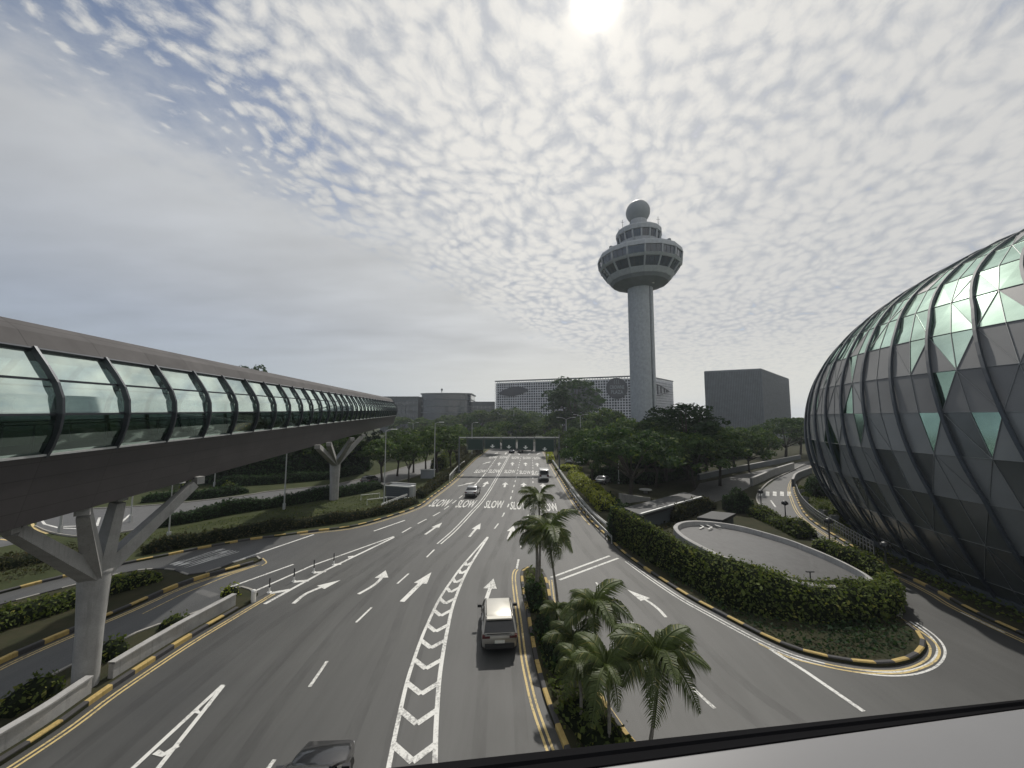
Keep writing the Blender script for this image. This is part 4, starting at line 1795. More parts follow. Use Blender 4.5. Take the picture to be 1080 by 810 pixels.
# ---- right of the main road
gr_ = 'trees between the main road and the glass dome'
for px, yt, D, kd, w, lb in (
        (605, 402, 165, 'tall', 1.25, 'tall dark round headed tree standing against the hotel screen'),
        (592, 430, 170, 'dome', 1.1, 'tree at the left foot of the tall dark tree by the hotel'),
        (622, 430, 150, 'dome', 1.1, 'broad tree at the right foot of the tall dark tree by the hotel'),
        (640, 427, 125, 'dome', 1.0, 'bushy tree just left of the control tower shaft'),
        (612, 448, 105, 'dome', 1.0, 'tree behind the parked white cars'),
        (630, 446, 92, 'dome', 1.0, 'tree between the parked cars and the umbrella crowned tree'),
        (660, 437, 104, 'dome', .9, 'tree directly at the foot of the control tower'),
        (690, 436, 100, 'dome', .95, 'tree at the right foot of the control tower'),
        (706, 432, 86, 'tall', 1.2, 'dark tall tree right of the control tower shaft'),
        (722, 430, 74, 'tall', 1.3, 'dark dense tree left of the finned office block'),
        (742, 444, 80, 'dome', 1.0, 'dark tree under the left edge of the finned office block'),
        (757, 458, 68, 'round', 1.35, 'leafy round tree beside the service road'),
        (772, 447, 86, 'dome', 1.0, 'tree under the middle of the finned office block'),
        (788, 452, 84, 'dome', .9, 'tree under the front corner of the finned office block'),
        (803, 449, 102, 'dome', .9, 'tree left of the umbrella tree at the end of the service road'),
        (842, 441, 122, 'rain', .9, 'umbrella tree partly behind the glass dome'),
        (735, 434, 130, 'tall', .8, 'thin tree against the sky left of the finned office block'),
        (690, 468, 66, 'round', 1.3, 'low dense tree right of the umbrella crowned tree'),
        (700, 446, 72, 'dome', 1.1, 'dense dark tree just behind the flat dark roof'),
        (730, 452, 66, 'dome', 1.0, 'spreading tree at the bend of the service road'),
        (640, 452, 78, 'dome', 1.1, 'dense tree just behind the big umbrella crowned tree, on its left'),
        (680, 450, 80, 'dome', 1.1, 'dense tree just behind the big umbrella crowned tree, on its right')):
    tree_px(kd, px, yt, D, lb, gr_, w)
q = G(665, 529)
tree('rain', q.x, q.y, at(665, 452, q.y).z * 1.1, 'big umbrella crowned tree in the middle right with tiered foliage', gr_, 1.08, 'rain_tree', variant=0)
q = G(640, 524)
tree('rain', q.x - 1, q.y + 6, 10.2, 'smaller tiered tree tucked left of the big umbrella crowned tree', gr_, .8, 'rain_tree', variant=1)
q = G(829, 484)
tree('rain', q.x, q.y, at(825, 438, q.y).z, 'wide flat umbrella tree with bare trunk on the lawn left of the glass dome', gr_, 1.22, 'rain_tree', variant=2)

# ------------------------------------------------------------------ hedges and shrubs
def surf_leaves(A, B, dens, rng, rough, size, up=.3):
    """leaf cards over the ruled surface between two 3D polylines of equal length"""
    pts, ns = [], []
    for i in range(len(A) - 1):
        a, b, c, d = [np.array(q) for q in (A[i], A[i + 1], B[i + 1], B[i])]
        nn = np.cross(b - a, d - a)
        ar = np.linalg.norm(nn)
        if ar < 1e-6:
            continue
        nn = nn / ar
        n = rng.poisson(ar * dens)
        u, v = rng.random((n, 1)), rng.random((n, 1))
        p = (a * (1 - u) + b * u) * (1 - v) + (d * (1 - u) + c * u) * v
        pts.append(p + nn * rng.normal(size=(n, 1)) * rough)
        ns.append(np.repeat(nn[None], n, 0) + np.array([0, 0, up]))
    p, n_ = np.concatenate(pts), np.concatenate(ns)
    return leaf_arrays(p, n_, size, rng)


def hedge(name, label, cat, line, width, height, m, size=.16, dens=55, group=None, z0=.15, wob=.12, seed=0, rough=.07):
    rng = np.random.default_rng(900 + seed)
    ln_ = [Vector((p.x, p.y, 0)) for p in line]
    pts = resample(ln_, min(.7, sum((a - b).length for a, b in zip(ln_, ln_[1:])) / 3.02))
    n = len(pts)
    wv = np.convolve(rng.normal(size=n + 4), np.ones(5) / 5, 'valid')[:n] * 2.0
    hh = [height * (1 + wob * w) * (min(1, .55 + .3 * min(i, n - 1 - i))) for i, w in enumerate(wv)]
    wl = np.convolve(rng.normal(size=n + 4), np.ones(5) / 5, 'valid')[:n] * wob * width
    Lf = [p + Vector((0, 0, z0)) for p in offset(pts, width / 2)]
    Rt = [p + Vector((0, 0, z0)) for p in offset(pts, -width / 2)]
    cs = []
    for f, hf in ((0, 0), (.04, .72), (.22, 1.0), (.78, 1.0), (.96, .72), (1, 0)):
        cs.append([Rt[i].lerp(Lf[i], f) + Vector((0, 0, hh[i] * hf)) + (Lf[i] - Rt[i]).normalized() * wl[i] * .3 for i in range(n)])
    vs = [surf_leaves(cs[k], cs[k + 1], dens, rng, rough, size) for k in range(5)]
    ends = []
    for i in (0, n - 1):
        P_ = [cs[k][i] for k in range(6)]
        ends.append(surf_leaves([P_[0], P_[2]], [P_[5], P_[3]], dens, rng, rough, size))
    # stray shoots above the clipped top
    m_ = int(sum((a - b).length for a, b in zip(pts, pts[1:])) * 5) + 3
    ii = rng.integers(0, n, m_)
    sp = np.array([tuple(cs[2][i].lerp(cs[3][i], rng.random())) for i in ii])
    for q in range(3):
        vs.append(leaf_arrays(sp + np.c_[rng.normal(size=(m_, 2)) * .06, rng.uniform(.02, .30, m_)], rng.normal(size=(m_, 3)), size, rng))
    cv, cf = [], []
    for k in range(6):
        for i in range(n):
            mid = (cs[0][i] + cs[5][i]) / 2 + Vector((0, 0, hh[i] * .4))
            cv.append(mid + (cs[k][i] - mid) * .90)
    for k in range(5):
        for i in range(n - 1):
            cf.append((k * n + i, k * n + i + 1, (k + 1) * n + i + 1, (k + 1) * n + i))
    cf.append(tuple(k * n for k in range(6)))
    cf.append(tuple(k * n + n - 1 for k in range(5, -1, -1)))
    me = leaf_mesh(name, np.concatenate(vs + ends), m, (cv, cf, 'leaf_core'))
    o = link(name, me)
    return tag(o, label, cat, group)


def cut(line, x0=None, x1=None, i0=None, i1=None):
    return line[i0:i1]


def pxline(pts, n=4):
    return smoothline(GL(pts), n)


hedge('hedge', 'low brownish hedge running along the painted kerb on the left of the main road', 'hedge', pxline([(150, 586), (200, 577), (240, 570), (290, 561.5), (340, 554.5), (380, 548), (415, 540), (440, 530.5)]), 1.3, 1.0, 'leaf_low', .16, 70, seed=1)
hedge('hedge', 'clipped brown hedge along the left kerb near the grey kiosk and guard rail', 'hedge', pxline([(441, 527), (455, 517), (470, 506), (484, 495), (496, 484), (507, 476)]), 1.6, 1.3, 'leaf_low', .22, 45, seed=2)
hedge('hedge', 'dark clipped hedge along the near side of the side road', 'hedge', pxline([(163, 558), (205, 551), (250, 542), (300, 534.5), (345, 527), (380, 521), (402, 515)]), 1.4, 1.3, 'leaf_dark', .18, 60, seed=3)
hedge('hedge', 'dark double hedge on the far side of the side road behind the near pier', 'hedge', pxline([(150, 531), (185, 528), (222, 526), (262, 520)]), 1.6, 1.2, 'leaf_dark', .2, 50, seed=4)
hedge('hedge', 'dark hedge at the edge of the shadowed trees under the footbridge', 'hedge', pxline([(230, 514), (285, 511), (345, 506), (380, 500)]), 2.0, 1.6, 'leaf_dark', .24, 40, seed=5)
hedge('hedge', 'dark low hedge under the footbridge left of the near pier', 'hedge', pxline([(-60, 612), (0, 601), (40, 593), (72, 585)]), 2.4, .8, 'leaf_low', .16, 70, seed=6)
hedge('shrub_bed', 'leafy green shrub bed filling the island left of the near pier', 'shrub', pxline([(-50, 685), (0, 664), (50, 649), (100, 632), (140, 620), (172, 611)]), 1.7, 1.0, 'leaf_hedge', .17, 75, seed=7, wob=.25)
gi = 'small shrubs behind the island parapet'
hedge('shrub', 'small spiky shrub clump behind the parapet end', 'shrub', pxline([(237, 634), (247, 629)]), .9, .7, 'leaf_lime', .16, 50, gi, seed=8)
hedge('shrub', 'yellowish shrub behind the parapet right of the near pier', 'shrub', pxline([(172, 668), (196, 657)]), .9, .7, 'leaf_hedge', .16, 60, gi, seed=9, wob=.3)
hedge('shrub', 'ragged shrub against the right foot of the near pier', 'shrub', pxline([(104, 702), (126, 690)]), 1.0, .8, 'leaf_hedge', .16, 60, gi, seed=10, wob=.3)
hedge('shrub', 'ragged shrub left of the near pier behind the parapet', 'shrub', pxline([(0, 762), (30, 745), (58, 731)]), 1.0, .8, 'leaf_hedge', .16, 60, gi, seed=11, wob=.3)
gy = 'yellow green hedges beside the right guard rail'
hedge('hedge', 'long bright yellow green hedge beside the guard rail on the right', 'hedge', pxline([(606, 504), (613, 512), (622, 520), (632, 530), (643, 541)]), 2.6, 1.5, 'leaf_lime', .26, 42, gy, seed=12, wob=.2, rough=.14)
hedge('hedge', 'short yellow green hedge beside the white van', 'hedge', pxline([(588, 496), (600, 497), (614, 498)]), 3.0, 1.2, 'leaf_lime', .28, 40, gy, seed=13, wob=.2)
hedge('hedge', 'far yellow green hedge by the right leg of the gantry', 'hedge', pxline([(581, 489), (579.5, 482), (579, 477)]), 1.8, 1.6, 'leaf_lime', .3, 35, gy, seed=14)
hedge('shrub', 'dark clipped shrub block where the yellow hedge meets the big green hedge', 'shrub', pxline([(648, 568), (654, 574)]), 1.6, 3.0, 'leaf_dark', .2, 55, seed=15)
hedge('shrub', 'dark rounded bush at the top of the ramp', 'shrub', pxline([(768, 541), (792, 541)]), 2.6, 3.0, 'leaf_dark', .24, 45, seed=16, wob=.25)
hedge('shrub', 'green shrub bed between the ramp and the pedestrian crossing', 'shrub', pxline([(797, 545), (815, 552), (838, 563), (856, 572)]), 2.2, 1.2, 'leaf_hedge', .2, 55, seed=17, wob=.25)
hedge('shrub', 'low shrubs along the right edge of the ramp', 'shrub', pxline([(862, 579), (890, 592), (915, 604), (938, 618)]), 1.2, 1.1, 'leaf_hedge', .18, 60, seed=18, wob=.2)
hedge('shrub', 'dark shrubs along the top edge of the service road', 'shrub', pxline([(676, 512), (705, 506), (735, 500)]), 3.0, 1.6, 'leaf_dark', .26, 35, seed=19, wob=.25)
hedge('shrub', 'dark shrubs in front of the flat dark roof', 'shrub', pxline([(640, 533), (652, 540), (668, 548)]), 1.4, 1.4, 'leaf_dark', .22, 45, seed=20, wob=.25)
hedge('shrub', 'leafy shrubs between the flat dark roof and the ramp', 'shrub', pxline([(712, 553), (728, 545), (752, 537)]), 1.0, 1.6, 'leaf_low', .2, 45, seed=21, wob=.25)
hedge('shrub', 'dark shrub mass on the lawn at the left foot of the glass dome', 'shrub', pxline([(858, 521), (868, 527)]), 2.4, 2.6, 'leaf_dark', .26, 40, seed=22, wob=.2)
for k, (pp, lb) in enumerate(((((486, 488), (495, 480)), 'reddish brown thicket under the left gantry panel'), (((470, 497), (482, 488)), 'green bushes around the left leg of the gantry'))):
    hedge('shrub', lb, 'shrub', [p + Vector((-2.2, 1, 0)) for p in pxline(pp)], 3.2, 2.2, 'leaf_low' if k == 0 else 'leaf_hedge', .3, 30, seed=23 + k, wob=.3)

# ---- the tall creeper hedge clothing the ramp wall
pairs = [((650, 573), (644, 536)), ((680, 592), (672, 547)), ((705, 607), (700, 564)), ((729, 622), (729, 580)), ((760, 640), (760, 591)), ((800, 652), (797, 602)), ((831, 657), (831, 612)),
         ((858, 660), (858, 620.5)), ((893, 661), (893, 622)), ((926, 658), (926, 619.5)), ((950, 652), (950, 618))]
A_, B_ = [], []
for b, t in pairs:
    g = G(b[0], b[1])
    A_.append(Vector((g.x, g.y, .15)))
    B_.append(at(t[0], t[1], g.y + .7))
A_, B_ = smoothline(A_, 5), smoothline(B_, 5)
g1, g2 = G(954, 640), G(950, 627)
zt_ = B_[-1].z
C_ = [p + Vector((.25, 1.5, .05)) for p in B_[:-6]] + [Vector((p.x * .995, p.y + 1.2, p.z)) for p in B_[-6:]]
rng = np.random.default_rng(77)
# bulging front
M_ = [a.lerp(b, .6) + Vector((0, -.35, 0)) for a, b in zip(A_, B_)]
n = len(A_)
wv = np.convolve(rng.normal(size=n + 4), np.ones(5) / 5, 'valid')[:n]
B_ = [p + Vector((0, 0, .12 * w)) for p, w in zip(B_, wv)]
vs = [surf_leaves(A_, M_, 95, rng, .13, .17), surf_leaves(M_, B_, 95, rng, .13, .17), surf_leaves(B_, C_, 95, rng, .10, .17)]
E1 = [A_[-1], Vector((g1.x, g1.y, .15)), Vector((g2.x, g2.y + .6, .15))]
E2 = [B_[-1], Vector((g1.x - .3, g1.y, zt_)), Vector((g2.x - .3, g2.y + .6, zt_))]
vs.append(surf_leaves(E1, E2, 95, rng, .10, .17))
vs.append(surf_leaves([B_[-1], E2[1], E2[2]], [C_[-1], C_[-2], C_[-3]], 60, rng, .1, .17))
cv = [Vector((p.x, p.y + .12, p.z)) for p in A_] + [Vector((p.x, p.y + .12, p.z)) for p in M_] + [p - Vector((0, -.1, .1)) for p in B_] + [p - Vector((0, 0, .12)) for p in C_]
cf = [(k * n + i, k * n + i + 1, (k + 1) * n + i + 1, (k + 1) * n + i) for k in range(3) for i in range(n - 1)]
k = len(cv)
cv += [p + Vector((-.12, 0, 0)) for p in E1] + [p + Vector((-.12, 0, -.1)) for p in E2]
cf += [(k, k + 1, k + 4, k + 3), (k + 1, k + 2, k + 5, k + 4), (k + 3, k + 4, k + 5, 4 * n - 1)]
o = link('hedge', leaf_mesh('hedge', np.concatenate(vs), 'leaf_hedge', (cv, cf, 'leaf_core')))
tag(o, 'tall green creeper hedge covering the wall of the curved ramp on the right', 'hedge')

# ------------------------------------------------------------------ ground cover (nobody could count it)
def cover(name, polys, dens, size, m, z=.16, hmax=.18, seed=0):
    rng = np.random.default_rng(300 + seed)
    out = []
    for poly in polys:
        P = np.array([(p.x, p.y) for p in poly])
        lo, hi = P.min(0), P.max(0)
        n = int((hi - lo).prod() * dens)
        q = lo + rng.random((n, 2)) * (hi - lo)
        x, y = q[:, 0], q[:, 1]
        ins = np.zeros(n, bool)
        j = len(P) - 1
        for i in range(len(P)):
            c = ((P[i, 1] > y) != (P[j, 1] > y)) & (x < (P[j, 0] - P[i, 0]) * (y - P[i, 1]) / (P[j, 1] - P[i, 1] + 1e-12) + P[i, 0])
            ins ^= c
            j = i
        q = q[ins]
        patch = np.sin(q[:, 0] * .9) * np.sin(q[:, 1] * .7 + 1) + rng.normal(size=len(q)) * .6
        q = q[patch > -.35]
        p = np.c_[q, z + rng.random(len(q)) ** 1.6 * hmax]
        out.append(leaf_arrays(p, np.tile([0, 0, 1.0], (len(p), 1)), size, rng, jit=.9))
    o = link(name, leaf_mesh(name, np.concatenate(out), m))
    o['kind'] = 'stuff'
    return o


cover('ground_cover', [offset(MDl, .35) + offset(MDr, .35)], 90, .17, 'leaf_hedge', hmax=.45, seed=1)
E1p = [p + Vector((0, 0, 0)) for p in offset(K2[36:-1], .4)]
cover('ground_cover', [E1p + list(reversed([Vector((p.x, p.y - .1, 0)) for p in A_[8:]]))], 110, .15, 'leaf_dark', hmax=.28, seed=2)
cover('ground_cover', [GL([(850, 541), (878, 561), (912, 582), (960, 608), (1010, 634), (1090, 672), (1160, 700), (1160, 645), (1080, 638), (1032, 620), (985, 594), (940, 566), (915, 552), (890, 535), (865, 518), (845, 514)])], 40, .2, 'leaf_hedge', hmax=.35, seed=3)
cover('grass_tuft', [GL([(160, 578), (300, 556), (400, 538), (440, 523), (425, 516), (395, 521), (340, 531), (300, 538), (200, 556), (150, 567)])], 40, .12, 'leaf_hedge', hmax=.06, seed=4)
cover('ground_cover', [GL([(150, 584), (120, 590), (60, 603), (0, 620), (-60, 636), (-60, 600), (0, 588), (60, 578), (130, 567), (150, 567)])], 45, .16, 'leaf_low', hmax=.3, seed=5)
cover('ground_cover', [GL([(645, 562), (700, 575), (720, 556), (700, 548), (665, 546), (642, 538)])], 40, .18, 'leaf_low', hmax=.3, seed=6)

# ------------------------------------------------------------------ palms in the median
def frond_mesh(L, seed, droop=.9):
    rng = np.random.default_rng(seed)
    mb = MB()
    ax = []
    n = 16
    for k in range(n + 1):
        t = k / n
        ax.append(Vector((L * (t - .18 * t * t * droop), 0, L * (.55 * t - .95 * droop * t ** 2.1))))
    mb.tube(ax, [.028 * (1 - .8 * k / n) + .005 for k in range(n + 1)], 5)
    for k in range(84):
        t = .12 + .88 * (k // 2) / 42
        i = min(int(t * n), n - 1)
        p = ax[i].lerp(ax[i + 1], t * n - i)
        d = (ax[i + 1] - ax[i]).normalized()
        s = 1 if k % 2 else -1
        ll = L * .33 * math.sin(math.pi * min(1, .16 + .84 * t)) ** .6 * rng.uniform(.85, 1.1)
        out = (d * .55 + Vector((0, s, 0)) * .85 + Vector((0, 0, .12 + rng.uniform(-.12, .12)))).normalized()
        w = .013 + .005 * rng.random()
        mid = p + out * ll * .55
        tip = p + out * ll + Vector((0, 0, -ll * rng.uniform(.45, .95)))
        side = d * w
        mb.mesh([p - side * .4, p + side * .4, mid + side, mid - side, tip], [(0, 1, 2, 3), (3, 2, 4)])
    o = mb.build('frond', 'leaf_palm')
    me = o.data
    bpy.data.objects.remove(o)
    return me


FR = [frond_mesh(1.0, 40 + i, .75 + .2 * i) for i in range(4)]


def palm(px, py, ztop, L, nfr, label, lean=(0, 0), r=.07, off=(0, 0)):
    g = G(px, py)
    g = Vector((g.x + off[0], g.y + off[1], .15))
    t = thing('palm_tree', label, 'palm tree', g, group='slender palms in the median')
    top = Vector((g.x + lean[0], g.y + lean[1], ztop))
    mb = MB()
    k = 14
    pts = [g.lerp(top, i / k) + Vector((math.sin(i / k * 3.1) * .05, 0, 0)) for i in range(k + 1)]
    mb.tube(pts, [r * (1.6 if i == 0 else 1.15 - .35 * i / k) * (1.08 if i % 2 else 1) for i in range(k + 1)], 8)
    mb.build('trunk', 'palm_bark', t)
    mb = MB()
    mb.tube([top - (top - g).normalized() * .1, top + Vector((0, 0, .35)), top + Vector((0, 0, .6))], [r * .9, r * .8, r * .3], 8)
    mb.build('crownshaft', 'leaf_palm', t)
    for i in range(nfr):
        o = link('frond', FR[i % 4], t)
        o.location = top + Vector((0, 0, .42)) - g
        a = i * 2.399 + rnd.uniform(-.25, .25)
        up = -R(52) + R(72) * (i / nfr)
        o.rotation_euler = (rnd.uniform(-.2, .2), up, a)
        s = L * rnd.uniform(.65, 1.15)
        o.scale = (s, s, s)
    return t


palm(569, 617, at(569, 538, 27.2).z, 1.75, 13, 'tallest thin palm with a small crown over the road lettering', r=.07)
palm(589, 645, at(578, 580, 24).z, 2.5, 17, 'palm with the widest dark crown, behind the tallest thin palm', lean=(-.55, .3), r=.075)
palm(566, 622, at(566, 578, 26).z, 2.1, 14, 'bushy palm at the nose of the median, crown left of the widest one', r=.11)
palm(628, 727, at(629, 668, 17).z, 1.95, 15, 'short palm in the middle of the median with ragged upright crown', r=.07)
palm(684, 800, at(703, 735, 13.6).z, 2.15, 17, 'nearest palm, feathery yellowish crown leaning over the slip road', lean=(.5, .2), r=.06)
palm(606, 733, at(604, 705, 17).z, 1.6, 13, 'low stemless palm beside the ragged middle palm', r=.06)
palm(642, 800, at(640, 752, 13.2).z, 1.6, 13, 'low spreading palm at the near end of the median', r=.06)
palm(588, 690, at(588, 668, 19.5).z, 1.3, 11, 'low stemless palm beside the suv, near the middle of the median', r=.06)
palm(612, 768, at(612, 738, 14.8).z, 1.4, 12, 'low stemless palm by the yellow kerb at the near end of the median', r=.06)
hedge('shrub', 'dark bushy shrubs filling the middle of the median under the palms', 'shrub', pxline([(572, 660), (582, 690), (592, 715)]), 1.1, .9, 'leaf_dark', .2, 55, seed=30, wob=.35, rough=.14)
hedge('shrub', 'dark bushy shrubs at the near end of the median', 'shrub', pxline([(604, 750), (622, 772), (640, 800), (655, 830)]), 1.5, .9, 'leaf_hedge', .2, 55, seed=31, wob=.35, rough=.14)
hedge('shrub', 'low dark shrubs at the nose of the median', 'shrub', pxline([(562, 622), (566, 642), (572, 655)]), 1.2, .6, 'leaf_dark', .18, 55, seed=32, wob=.3, rough=.1)
for k, (px, py, lb) in enumerate(((240, 523, 'small fan palm shrub in the shadow beyond the side road'), (196, 521, 'small round shrub beyond the side road beside the fan palm shrub'))):
    g = G(px, py)
    hedge('shrub', lb, 'shrub', [Vector((g.x - .5, g.y, 0)), Vector((g.x + .5, g.y + .2, 0))], 1.6, 2.2, 'leaf_hedge', .3, 28, seed=40 + k, wob=.3, rough=.2)
# =================================================================== RAMP AND ROOFS ON THE RIGHT
RO = [(921, 614), (919, 608), (900, 597), (878, 586.5), (855, 577), (831, 568), (800, 559), (775, 553), (750, 549.5), (730, 548.5), (717, 550), (710.5, 554), (712, 559), (720, 566), (735, 574.5), (752, 583), (775, 593), (800, 602.5), (830, 611), (855, 616.5), (880, 619.5), (905, 620), (918, 618)]


def rz_(px):
    return 2.85 - (px - 710) / 211 * 1.5


ro = smoothline([G(x, y, rz_(x)) for x, y in RO + RO[:1]], 4)[:-1]
cen = sum(ro, Vector()) / len(ro)
ri = [p + (cen - p).normalized() * .42 for p in ro]
rm = thing('curved_ramp', 'oval looping vehicle ramp with grey deck and pale rounded parapet above the green hedge', 'ramp', (cen.x, cen.y, 0))
mb = MB()
n = len(ro)
mb.prism([(p.x, p.y) for p in ri], .1, [p.z - .38 for p in ri])
mb.build('deck', 'ramp_asphalt', rm, tri=True)
mb = MB()
for i in range(n):
    a, b, c, d = ro[i], ro[(i + 1) % n], ri[(i + 1) % n], ri[i]
    ao, bo = Vector((a.x, a.y, .1)), Vector((b.x, b.y, .1))
    mb.face([ao, bo, b - Vector((0, 0, .05)), a - Vector((0, 0, .05))])
    mb.face([a - Vector((0, 0, .05)), b - Vector((0, 0, .05)), b.lerp(c, .25), a.lerp(d, .25)])
    mb.face([a.lerp(d, .25), b.lerp(c, .25), c.lerp(b, .2), d.lerp(a, .2)])
    mb.face([d.lerp(a, .2), c.lerp(b, .2), c - Vector((0, 0, .5)), d - Vector((0, 0, .5))])
mb.build('parapet', 'pale_concrete', rm)
mb = MB()
for px in ([(733, 552), (742, 556), (738, 558)], [(742, 553), (751, 556.5), (747, 558.5)], [(752, 553.5), (760, 556)]):
    z = 2.30
    mb.strip([G(x, y, z) for x, y in px], .14, 2.36)
mb.build('deck_marking', 'white_paint', rm)
# small T-shaped lamp standing on the ramp deck
g = G(855, 614, 1.35)
t = thing('deck_lamp', 'small dark T shaped lamp standing on the ramp deck', 'lamp', g)
mb = MB()
mb.tube([g, g + Vector((0, 0, .62))], .035, 6)
mb.build('pole', 'dark_metal', t)
mb = MB()
mb.box(g + Vector((0, 0, .66)), (.5, .12, .07))
mb.build('lamp_head', 'dark_metal', t)


def slab_roof(name, label, px, z, thick, mtop, medge, wall=True, edge=True):
    P = [G(x, y, z) for x, y in px]
    c = sum(P, Vector()) / len(P)
    t = thing(name, label, 'shelter', (c.x, c.y, 0))
    xy = [(p.x, p.y) for p in P]
    mb = MB()
    mb.prism(xy, z - thick, z)
    mb.build('roof', mtop, t)
    if wall:
        mb = MB()
        mb.prism([(c.x + (x - c.x) * .86, c.y + (y - c.y) * .86) for x, y in xy], .1, z - thick)
        mb.build('wall', 'bldg_dark', t)
    if edge:
        mb = MB()
        n = len(P)
        for i in range(n):
            a, b = P[i], P[(i + 1) % n]
            if i in edge:
                mb.bar(a + Vector((0, 0, .05)), b + Vector((0, 0, .05)), .22, .18)
        mb.build('roof_edge', medge, t)
    return t


slab_roof('flat_roof_shelter', 'low building with flat dark roof and white front edge beside the umbrella crowned tree', [(658, 535.5), (675.5, 543), (740, 524.5), (722, 519)], 1.9, .35, 'roof_slab', 'galv', edge=(1,))
slab_roof('flat_roof_shelter', 'small grey flat roofed kiosk at the top end of the ramp', [(735, 545.5), (751, 539), (776, 541.5), (762, 548.5)], 1.4, .3, 'roof_slab', 'galv', edge=False)
# grey panel wall under the umbrella tree, round white table top, boundary walls
g = G(654, 533)
t = thing('panel_wall', 'pale grey sloping panel wall under the umbrella crowned tree', 'wall', (g.x, g.y, .1))
mb = MB()
a, b = G(653.5, 533), G(686, 529)
za = at(652, 520.5, a.y).z
mb.prism([(a.x, a.y), (b.x, b.y), (b.x + .1, b.y + .3), (a.x, a.y + .3)], .1, [za, .5, .5, za])
mb.build('panel', 'concrete', t)
g = G(681, 521)
t = thing('round_table', 'pale round stone disc under the umbrella crowned tree', 'table', (g.x, g.y, .1))
mb = MB()
mb.lathe([(.3, .1), (.3, .6)], g, 12)
mb.build('pedestal', 'concrete', t)
mb = MB()
mb.lathe([(.9, .6), (1.0, .66), (.9, .74)], g, 24)
mb.build('tabletop', 'pale_concrete', t)


def low_wall(label, px, h, th, m='concrete', name='low_wall', cap=None, z0=.1):
    p = smoothline(GL(px), 4)
    t = thing(name, label, 'wall', (p[0].x, p[0].y, 0))
    q = offset(p, th)
    mb = MB()
    for i in range(len(p) - 1):
        a, b, c, d = p[i], p[i + 1], q[i + 1], q[i]
        A, B, C_, D_ = [Vector((v.x, v.y, z0)) for v in (a, b, c, d)]
        u = Vector((0, 0, h))
        mb.face([A, B, B + u, A + u])
        mb.face([A + u, B + u, C_ + u, D_ + u])
        mb.face([D_ + u, C_ + u, C_, D_])
    for i in (0, -1):
        a, d = p[i], q[i]
        A, D_ = Vector((a.x, a.y, z0)), Vector((d.x, d.y, z0))
        mb.face([A, D_, D_ + Vector((0, 0, h)), A + Vector((0, 0, h))])
    mb.build('wall_body', m, t)
    mb = MB()
    qa, qb = offset(p, -.04), offset(p, th + .04)
    for i in range(len(p) - 1):
        vs = [Vector((v.x, v.y, z)) for v in (qa[i], qa[i + 1], qb[i + 1], qb[i]) for z in (z0 + h + .003, z0 + h + .09)]
        mb.mesh(vs, [(1, 3, 5, 7), (0, 2, 3, 1), (4, 6, 7, 5)])
    mb.build('coping', cap or 'pale_concrete', t)
    return t


low_wall('low grey wall between the service road and the road by the dome', [(794, 513.5), (806, 508), (818, 502), (838, 495)], 1.3, .4)
low_wall('dark curved retaining wall beside the pedestrian crossing', [(857, 500), (842, 506.5), (838, 514)], 1.2, -.4, 'bldg_dark')
low_wall('long low wall at the foot of the trees by the service road', [(738, 507.5), (768, 500.5), (800, 494), (845, 484.5)], 1.1, .4, 'bldg_dark')

# parapet of the pier island
P = smoothline([Vector((p.x, p.y, 0)) for p in I1f[1:-1]], 1)
P = resample(offset(P, .50), .3)
ipier = min(range(len(P)), key=lambda i: (P[i] - Vector((-18.3, 16.5, 0))).length)


def parapet(label, pts):
    t = thing('parapet_wall', label, 'wall', (pts[0].x, pts[0].y, .16), group='concrete parapet of the pier island')
    q = offset(pts, .24)
    mb = MB()
    h = Vector((0, 0, .64))
    for i in range(len(pts) - 1):
        a, b, c, d = [Vector((v.x, v.y, .15)) for v in (pts[i], pts[i + 1], q[i + 1], q[i])]
        mb.face([a, b, b + h, a + h])
        mb.face([a + h, b + h, c + h, d + h])
        mb.face([d + h, c + h, c, d])
    for i in (0, -1):
        a, d = [Vector((v.x, v.y, .15)) for v in (pts[i], q[i])]
        mb.face([a, d, d + h, a + h])
    mb.build('wall_body', 'pale_concrete', t)
    qa, qb = offset(pts, -.05), offset(pts, .29)
    mb = MB()
    for i in range(len(pts) - 1):
        vs = [Vector((v.x, v.y, z)) for v in (qa[i], qa[i + 1], qb[i + 1], qb[i]) for z in (.794, .87)]
        mb.mesh(vs, [(1, 3, 5, 7), (0, 2, 3, 1), (4, 6, 7, 5)])
    mb.build('coping', 'pale_concrete', t)
    return t


parapet('long pale concrete parapet right of the near pier with a bush at its end', [p for p in P if p.y > 18.5])
parapet('pale concrete parapet left of the near pier at the photo edge', [p for p in P if p.y < 17.7])
g = G(267, 635)
t = thing('bollard', 'short white bollard at the end of the concrete parapet', 'bollard', g)
mb = MB()
mb.tube([g, g + Vector((0, 0, .7)), g + Vector((0, 0, .78))], [.14, .14, .08], 12)
mb.build('post', 'white_metal', t)

